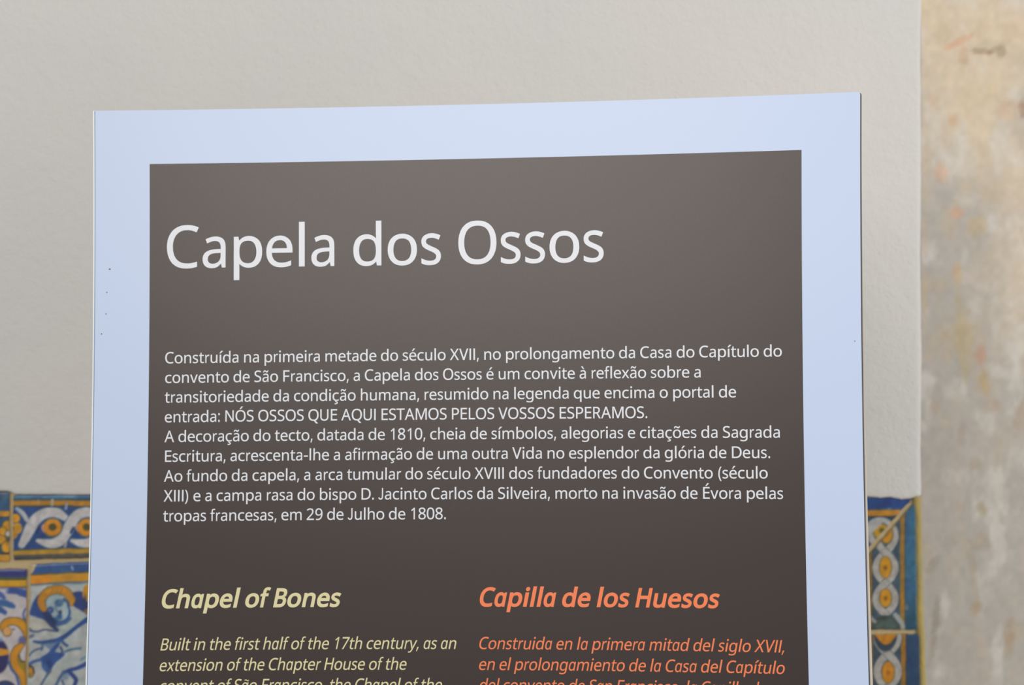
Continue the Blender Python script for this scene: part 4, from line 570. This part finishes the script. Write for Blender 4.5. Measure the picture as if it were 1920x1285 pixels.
Ó|1008 605 1008 501 1008 424 999 354 979 291 959 228 930 173 891 127 853 82 805 47 747 22 690 -2 623 -14 548 -14 469 -14 401 -2 343 23 285 48 237 83 199 128 161 173 132 228 113 291 95 355 85 425 85 503 85 606 102 695 136 772 169 848 221 908 289 951 358 994 444 1015 549 1015 649 1015 733 994 801 952 869 909 921 849 956 772 991 695/218 585 218 501 218 417 230 345 254 284 277 224 313 177 362 144 411 112 473 95 548 95 623 95 685 112 733 144 781 177 817 224 840 284 864 345 875 417 875 501 875 627 849 726 797 798 745 869 662 905 549 905 473 905 411 889 362 856 313 824 277 778 254 718 230 658/755 1313 755 1308 746 1295 734 1279 718 1261 703 1242 685 1222 666 1202 647 1182 628 1163 609 1145 589 1127 571 1111 555 1098 528 1098 500 1098 473 1098 473 1104 473 1109 473 1115 487 1133 503 1154 519 1178 535 1202 551 1227 567 1253 583 1278 596 1302 606 1322 656 1322 705 1322 755 1322 755 1317
à|355 763 403 763 495 763 563 743 606 703 650 663 672 599 672 511 672 341 672 170 672 0 642 0 613 0 583 0 575 35 567 71 559 106 557 106 555 106 553 106 532 79 510 57 487 39 464 20 438 7 408 -1 379 -10 343 -14 301 -14 256 -14 216 -6 180 10 144 26 116 50 95 83 75 116 64 158 64 209 64 283 94 341 153 382 211 422 302 444 424 448 467 450 509 451 552 452 552 467 552 482 552 497 552 560 538 603 511 627 484 652 446 664 396 664 357 664 320 658 284 646 249 635 216 621 185 606 172 637 160 668 147 699 180 717 218 732 263 744 308 757/477 364 440 363 346 359 282 344 246 318 210 292 192 255 192 207 192 165 205 134 230 115 256 95 289 85 329 85 393 85 445 103 487 138 529 173 550 227 550 300 550 322 550 345 550 367 514 366/310 1073 359 1073 369 1052 382 1029 397 1004 412 978 429 953 446 929 463 904 479 883 493 866 493 860 493 854 493 849 465 849 438 849 410 849 394 862 377 877 357 896 338 914 318 933 299 953 280 973 263 993 247 1011 232 1030 220 1046 211 1059 211 1063 211 1068 211 1073 261 1073
ã|355 763 403 763 495 763 563 743 606 703 650 663 672 599 672 511 672 341 672 170 672 0 642 0 613 0 583 0 575 35 567 71 559 106 557 106 555 106 553 106 532 79 510 57 487 39 464 20 438 7 408 -1 379 -10 343 -14 301 -14 256 -14 216 -6 180 10 144 26 116 50 95 83 75 116 64 158 64 209 64 283 94 341 153 382 211 422 302 444 424 448 467 450 509 451 552 452 552 467 552 482 552 497 552 560 538 603 511 627 484 652 446 664 396 664 357 664 320 658 284 646 249 635 216 621 185 606 172 637 160 668 147 699 180 717 218 732 263 744 308 757/477 364 440 363 346 359 282 344 246 318 210 292 192 255 192 207 192 165 205 134 230 115 256 95 289 85 329 85 393 85 445 103 487 138 529 173 550 227 550 300 550 322 550 345 550 367 514 366/161 849 137 849 140 877 145 902 153 924 161 946 172 964 185 980 198 995 213 1007 231 1015 249 1024 269 1028 291 1028 312 1028 332 1024 351 1016 370 1008 388 999 406 988 424 977 441 968 457 960 474 952 489 948 504 948 526 948 542 955 554 968 566 982 575 1002 581 1029 605 1029 628 1029 651 1029 646 975 630 932 604 899 577 866 542 850 499 850 479 850 460 854 441 862 423 870 404 879 386 890 368 901 350 910 334 918 318 926 302 930 286 930 263 930 246 923 235 910 224 896 215 876 209 849 185 849
ç|463 -14 420 -14 354 -14 295 0 243 27 191 54 151 96 121 153 92 210 77 282 77 371 77 464 92 539 123 597 154 655 196 697 249 724 301 751 361 765 429 765 467 765 504 761 539 753 575 745 604 735 626 724 613 690 601 656 588 622 566 630 540 638 510 646 480 653 452 657 426 657 375 657 334 646 301 625 268 603 244 571 228 529 212 487 204 435 204 373 204 313 212 262 228 220 244 178 268 146 300 125 331 103 371 92 419 92 460 92 496 97 527 105 559 113 587 124 613 136 613 99 613 63 613 27 588 14 560 4 530 -4 500 -11/535 -170 535 -195 535 -239 518 -274 483 -299 449 -324 397 -336 328 -336 314 -336 300 -335 288 -334 275 -333 265 -331 258 -329 258 -303 258 -278 258 -252 266 -254 277 -256 291 -257 305 -258 319 -259 332 -259 366 -259 391 -255 409 -246 427 -237 436 -221 436 -197 436 -173 423 -155 398 -144 374 -133 344 -125 308 -120 328 -80 348 -40 368 0 395 0 423 0 450 0 437 -25 425 -49 413 -74 436 -79 456 -86 475 -96 493 -106 508 -119 519 -134 530 -150
é|343 765 409 765 473 765 529 751 575 723 621 695 657 655 681 604 706 553 718 494 718 426 718 401 718 376 718 352 547 352 376 352 204 352 206 267 228 202 270 158 311 113 369 91 444 91 492 91 534 95 571 104 608 113 646 126 685 143 685 107 685 71 685 35 647 18 609 6 571 -2 534 -10 490 -14 438 -14 367 -14 305 0 250 29 195 58 153 102 123 159 92 216 77 287 77 370 77 452 91 522 118 581 146 640 185 685 235 717 285 749/450 664 408 664 349 664 302 645 268 607 234 569 214 517 207 450 335 450 462 450 590 450 590 493 583 530 570 562 557 593 537 618 511 637 484 655/606 1063 606 1059 598 1046 586 1030 570 1011 554 993 537 973 518 953 498 933 479 914 460 896 441 877 423 862 406 849 379 849 352 849 325 849 325 854 325 860 325 866 339 883 354 904 370 929 387 953 403 978 419 1004 435 1029 448 1052 458 1073 507 1073 557 1073 606 1073 606 1068
í|242 250 242 0 201 0 160 0 119 0 119 250 119 500 119 751 160 751 201 751 242 751 242 500/388 1063 388 1059 380 1046 367 1030 352 1011 336 993 318 973 299 953 280 933 261 914 242 896 222 877 204 862 188 849 161 849 134 849 106 849 106 854 106 860 106 866 120 883 136 904 152 929 168 953 184 978 200 1004 216 1029 229 1052 239 1073 289 1073 338 1073 388 1073 388 1068
ó|772 460 772 377 772 314 764 259 747 211 731 163 708 122 677 88 647 55 610 29 567 12 523 -5 475 -14 422 -14 372 -14 326 -5 284 12 242 29 206 55 175 88 144 122 120 163 103 211 86 259 77 314 77 377 77 460 91 530 119 588 147 645 187 689 239 719 292 750 354 765 426 765 494 765 554 750 606 719 658 689 698 645 728 588 757 530/204 465 204 377 204 318 212 267 228 223 243 180 267 147 300 123 332 100 374 88 424 88 475 88 516 100 549 123 582 147 606 180 621 223 637 267 644 318 644 377 644 437 636 487 620 529 605 571 581 604 548 627 516 650 474 661 423 661 346 661 291 636 256 585 222 535/632 1063 632 1059 623 1046 611 1030 595 1011 579 993 562 973 543 953 524 933 504 914 485 896 466 877 448 862 431 849 404 849 377 849 350 849 350 854 350 860 350 866 364 883 379 904 396 929 412 953 428 978 444 1004 460 1029 473 1052 483 1073 533 1073 582 1073 632 1073 632 1068
õ|772 460 772 377 772 314 764 259 747 211 731 163 708 122 677 88 647 55 610 29 567 12 523 -5 475 -14 422 -14 372 -14 326 -5 284 12 242 29 206 55 175 88 144 122 120 163 103 211 86 259 77 314 77 377 77 460 91 530 119 588 147 645 187 689 239 719 292 750 354 765 426 765 494 765 554 750 606 719 658 689 698 645 728 588 757 530/204 465 204 377 204 318 212 267 228 223 243 180 267 147 300 123 332 100 374 88 424 88 475 88 516 100 549 123 582 147 606 180 621 223 637 267 644 318 644 377 644 437 636 487 620 529 605 571 581 604 548 627 516 650 474 661 423 661 346 661 291 636 256 585 222 535/192 849 168 849 171 877 176 902 184 924 192 946 203 964 216 980 229 995 244 1007 262 1015 280 1024 300 1028 322 1028 343 1028 363 1024 382 1016 401 1008 419 999 437 988 455 977 472 968 488 960 504 952 520 948 535 948 556 948 573 955 585 968 596 982 606 1002 612 1029 635 1029 659 1029 682 1029 676 975 661 932 634 899 608 866 573 850 529 850 510 850 491 854 472 862 453 870 435 879 417 890 398 901 381 910 365 918 349 926 332 930 317 930 294 930 277 923 266 910 255 896 246 876 239 849 216 849'''
GL = {}
for row in GLYPHS.strip().split('\n'):
    ch, body = row.split('|', 1) if row[0] != '|' else ('|', row[2:])
    GL[ch] = [np.array(list(map(int, c.split())), float).reshape(-1, 3, 2)/1000.0 for c in body.split('/')]
# advance, left edge, right edge of every letter in thousandths of the em (cap height 674)
MET = {}
for tok in METRICS.split():
    c, a, l, r = tok.split('~'); MET[c] = (int(a)/1000, int(l)/1000, int(r)/1000)
BASE = dict(zip('ÉÓàãçéíóõ', 'EOaaceioo'))
def flat(contour):
    P = []
    n = len(contour)
    for i in range(n):
        a, b = contour[i], contour[(i+1) % n]; p0, p1, p2, p3 = a[1], a[2], b[0], b[1]
        d = p3-p0; L = math.hypot(*d)
        if L < 1e-6: continue
        cr = abs(d[0]*(p1-p0)[1]-d[1]*(p1-p0)[0])/L+abs(d[0]*(p2-p0)[1]-d[1]*(p2-p0)[0])/L
        k = 1 if cr < .004 else (3 if cr < .05 else 5)
        for t in np.arange(k)/k: P.append((1-t)**3*p0+3*t*(1-t)**2*p1+3*t*t*(1-t)*p2+t**3*p3)
    P = np.array(P); keep = np.hypot(*(P-np.roll(P, 1, 0)).T) > .012
    return P[keep]
def offset(P, w):
    """grow the outline outwards by w (outer contours and counters keep the font's opposite winding)"""
    a = P-np.roll(P, 1, 0); b = np.roll(P, -1, 0)-P
    a /= np.maximum(np.hypot(*a.T), 1e-9)[:, None]; b /= np.maximum(np.hypot(*b.T), 1e-9)[:, None]
    na = np.stack([-a[:, 1], a[:, 0]], 1); nb = np.stack([-b[:, 1], b[:, 0]], 1); m = na+nb
    k = np.maximum((m**2).sum(1)/2, .35); return P+m/k[:, None]*w
def area2(P): return float((P[:, 0]*np.roll(P[:, 1], -1)-np.roll(P[:, 0], -1)*P[:, 1]).sum())
CACHE = {}
def glyph(ch, style):
    key = (ch, style)
    if key in CACHE: return CACHE[key]
    bold = style == 'bi'; wide = 1.0 if ch.isupper() else 1.05; ital = style != 'r'
    if ch == 'I': cs = [np.array([(.1, 0), (.1, 1), (.2306, 1), (.2306, 0)], float)]
    elif ital and ch in 'aãá': cs = [flat(c) for c in GL['d']]
    else: cs = [flat(c) for c in GL[ch]]
    base = BASE.get(ch, ch); bc = base
    if ital and base == 'a': bc = 'd'
    bp = np.array([[.1, 0], [.2306, 1]]) if ch == 'I' else np.concatenate([flat(c) for c in GL[bc]])
    lo, hi = bp[:, 0].min(), bp[:, 0].max(); adv, l, r = MET[base]
    grow = (.0035 if style != 'bi' else .026)
    if abs(hi-lo) > 1e-6: sx = (r-l-0.0)/(hi-lo)
    out = []; sgn = None
    big = max(cs, key=lambda c: abs(area2(c))); sgn = -1 if area2(big) > 0 else 1
    lower = ch.islower() or ch in 'àãçéíóõ'
    for c in cs:
        y = c[:, 1]
        if ital and base == 'a': y = np.where(y > .79, .75, y)
        if lower: y = np.interp(y, [-.336, 0, .7507, .95, 1.064, 1.5], [-.205, 0, .484, .640, .710, .98])
        else: y = y*.674
        x = l+(c[:, 0]-lo)*sx
        P = np.stack([x, y], 1)
        P = offset(P, sgn*grow)
        if bold: P[:, 0] = P[:, 0]*wide+.012
        out.append(P)
    if ital and ch == 'ã':
        x0 = l+.10; t = np.linspace(0, 1, 9); w_ = .27; up = np.stack([x0+w_*t, .60+.028*np.sin(2*math.pi*t)+.03], 1); dn = up[::-1]-np.array([0, .055]); out.append(np.concatenate([up, dn]))
    CACHE[key] = (out, adv*(wide if bold else 1)+(.026 if bold else 0)); return CACHE[key]
def text_line(name, s, p0, p1, em, mat, style='r', label=None, lsb=None):
    """one printed line: ink runs from spot p0 (left end, on the baseline) to the spot p1 (right end)"""
    slant = .21 if style != 'r' else 0
    polys = []; x = 0
    for ch in s:
        if ch == ' ': x += .212; continue
        g, adv = glyph(ch, style)
        for P in g:
            Q = P.copy(); Q[:, 0] += x+slant*Q[:, 1]; polys.append(Q)
        x += adv
    lo = min(P[:, 0].min() for P in polys); hi = max(P[:, 0].max() for P in polys)
    # ink ends are measured on the letters, so slanted ends are referred to the baseline
    a = uv_of(*p0); b = uv_of(*p1); v = (a[1]+b[1])/2; k = (b[0]-a[0])/(hi-lo)
    #print('LINE %-14s em_u %.5f given %.5f ratio %.3f  v %.5f %.5f' % (s[:14], k, em, k/em, a[1], b[1]))
    cu = bpy.data.curves.new('outline', 'CURVE'); cu.dimensions = '2D'; cu.fill_mode = 'BOTH'
    for P in polys:
        sp = cu.splines.new('POLY'); sp.points.add(len(P)-1)
        buf = np.zeros((len(P), 4)); buf[:, :2] = P; buf[:, 3] = 1; sp.points.foreach_set('co', buf.ravel()); sp.use_cyclic_u = True
    ob = bpy.data.objects.new('outline', cu); me0 = bpy.data.meshes.new_from_object(ob)
    n = len(me0.vertices); co = np.zeros(n*3); me0.vertices.foreach_get('co', co); co = co.reshape(-1, 3)
    fs = [tuple(p.vertices) for p in me0.polygons]
    if me0.polygons and me0.polygons[0].normal.z < 0: fs = [f[::-1] for f in fs]
    W = board_point(a[0]+(co[:, 0]-lo)*k, v-co[:, 1]*em/1.0095, np.full(n, .0002))
    me = mesh(name, W, fs)
    bpy.data.objects.remove(ob); bpy.data.curves.remove(cu); bpy.data.meshes.remove(me0)
    return put(name, me, field, mat, label)
EMB = .0257
EMI = .0262
text_line('title_lettering', 'Capela dos Ossos', (313, 502.5), (1132, 490.8), .0962, M_txt, label='large white title reading Capela dos Ossos')
BODY = [('Construída na primeira metade do século XVII, no prolongamento da Casa do Capítulo do', 309.7, 1466),
        ('convento de São Francisco, a Capela dos Ossos é um convite à reflexão sobre a', 309.7, 1313.7),
        ('transitoriedade da condição humana, resumido na legenda que encima o portal de', 309, 1380.2),
        ('entrada: NÓS OSSOS QUE AQUI ESTAMOS PELOS VOSSOS ESPERAMOS.', 309, 1213.6),
        ('A decoração do tecto, datada de 1810, cheia de símbolos, alegorias e citações da Sagrada', 308.4, 1462.2),
        ('Escritura, acrescenta-lhe a afirmação de uma outra Vida no esplendor da glória de Deus.', 309.4, 1444),
        ('Ao fundo da capela, a arca tumular do século XVIII dos fundadores do Convento (século', 307.5, 1439.6),
        ('XIII) e a campa rasa do bispo D. Jacinto Carlos da Silveira, morto na invasão de Évora pelas', 306.8, 1468.3),
        ('tropas francesas, em 29 de Julho de 1808.', 305.8, 836)]
def at_v(px, v):
    """spot on the board's face straight along row v at image column px"""
    u = (px-280)/1222
    for _ in range(8):
        y = HM[1]@[u, v, 1]; py_ = y/(HM[2]@[u, v, 1]); r = uv_of(px, py_); u = r[0]
        dy = v-r[1]; py_ += dy*1200; u = uv_of(px, py_)[0]
    for _ in range(8): r = uv_of(px, py_); py_ += (v-r[1])*1200
    return (px, py_)
for i, (s, x0, x1) in enumerate(BODY):
    v = .30555+.02993*i
    text_line('text_line', s, at_v(x0, v), at_v(x1, v), EMB, M_txt)
text_line('heading_lettering', 'Chapel of Bones', (303.3, 1140), (640, 1137.5), .0395, M_cream, 'bi', label='pale yellow bold italic heading reading Chapel of Bones')
text_line('heading_lettering', 'Capilla de los Huesos', (899.6, 1138), (1350.4, 1138.5), .0395, M_orange, 'bi', label='orange bold italic heading reading Capilla de los Huesos')
IT = [('Built in the first half of the 17th century, as an', 300.7, 855.7, 0, M_cream, 'pale yellow italic line'), ('extension of the Chapter House of the', 299.3, 762.3, 1, M_cream, 'pale yellow italic line'), ('convent of São Francisco, the Chapel of the', 299.5, 829, 2, M_cream, 'pale yellow italic line'),
      ('Construida en la primera mitad del siglo XVII,', 898.8, 1470.4, 0, M_orange, 'orange italic line'), ('en el prolongamiento de la Casa del Capítulo', 898.3, 1471.7, 1, M_orange, 'orange italic line'), ('del convento de San Francisco, la Capilla de', 899, 1438, 2, M_orange, 'orange italic line')]
for s, x0, x1, i, m_, lab in IT:
    v = .7365+.0303*i
    text_line('text_line', s, at_v(x0, v), at_v(x1, v), EMI, m_, 'i', label=lab)

# parts keep their place under the board's base point
bpy.context.view_layer.update()
for o in board.children: o.matrix_parent_inverse = board.matrix_world.inverted()
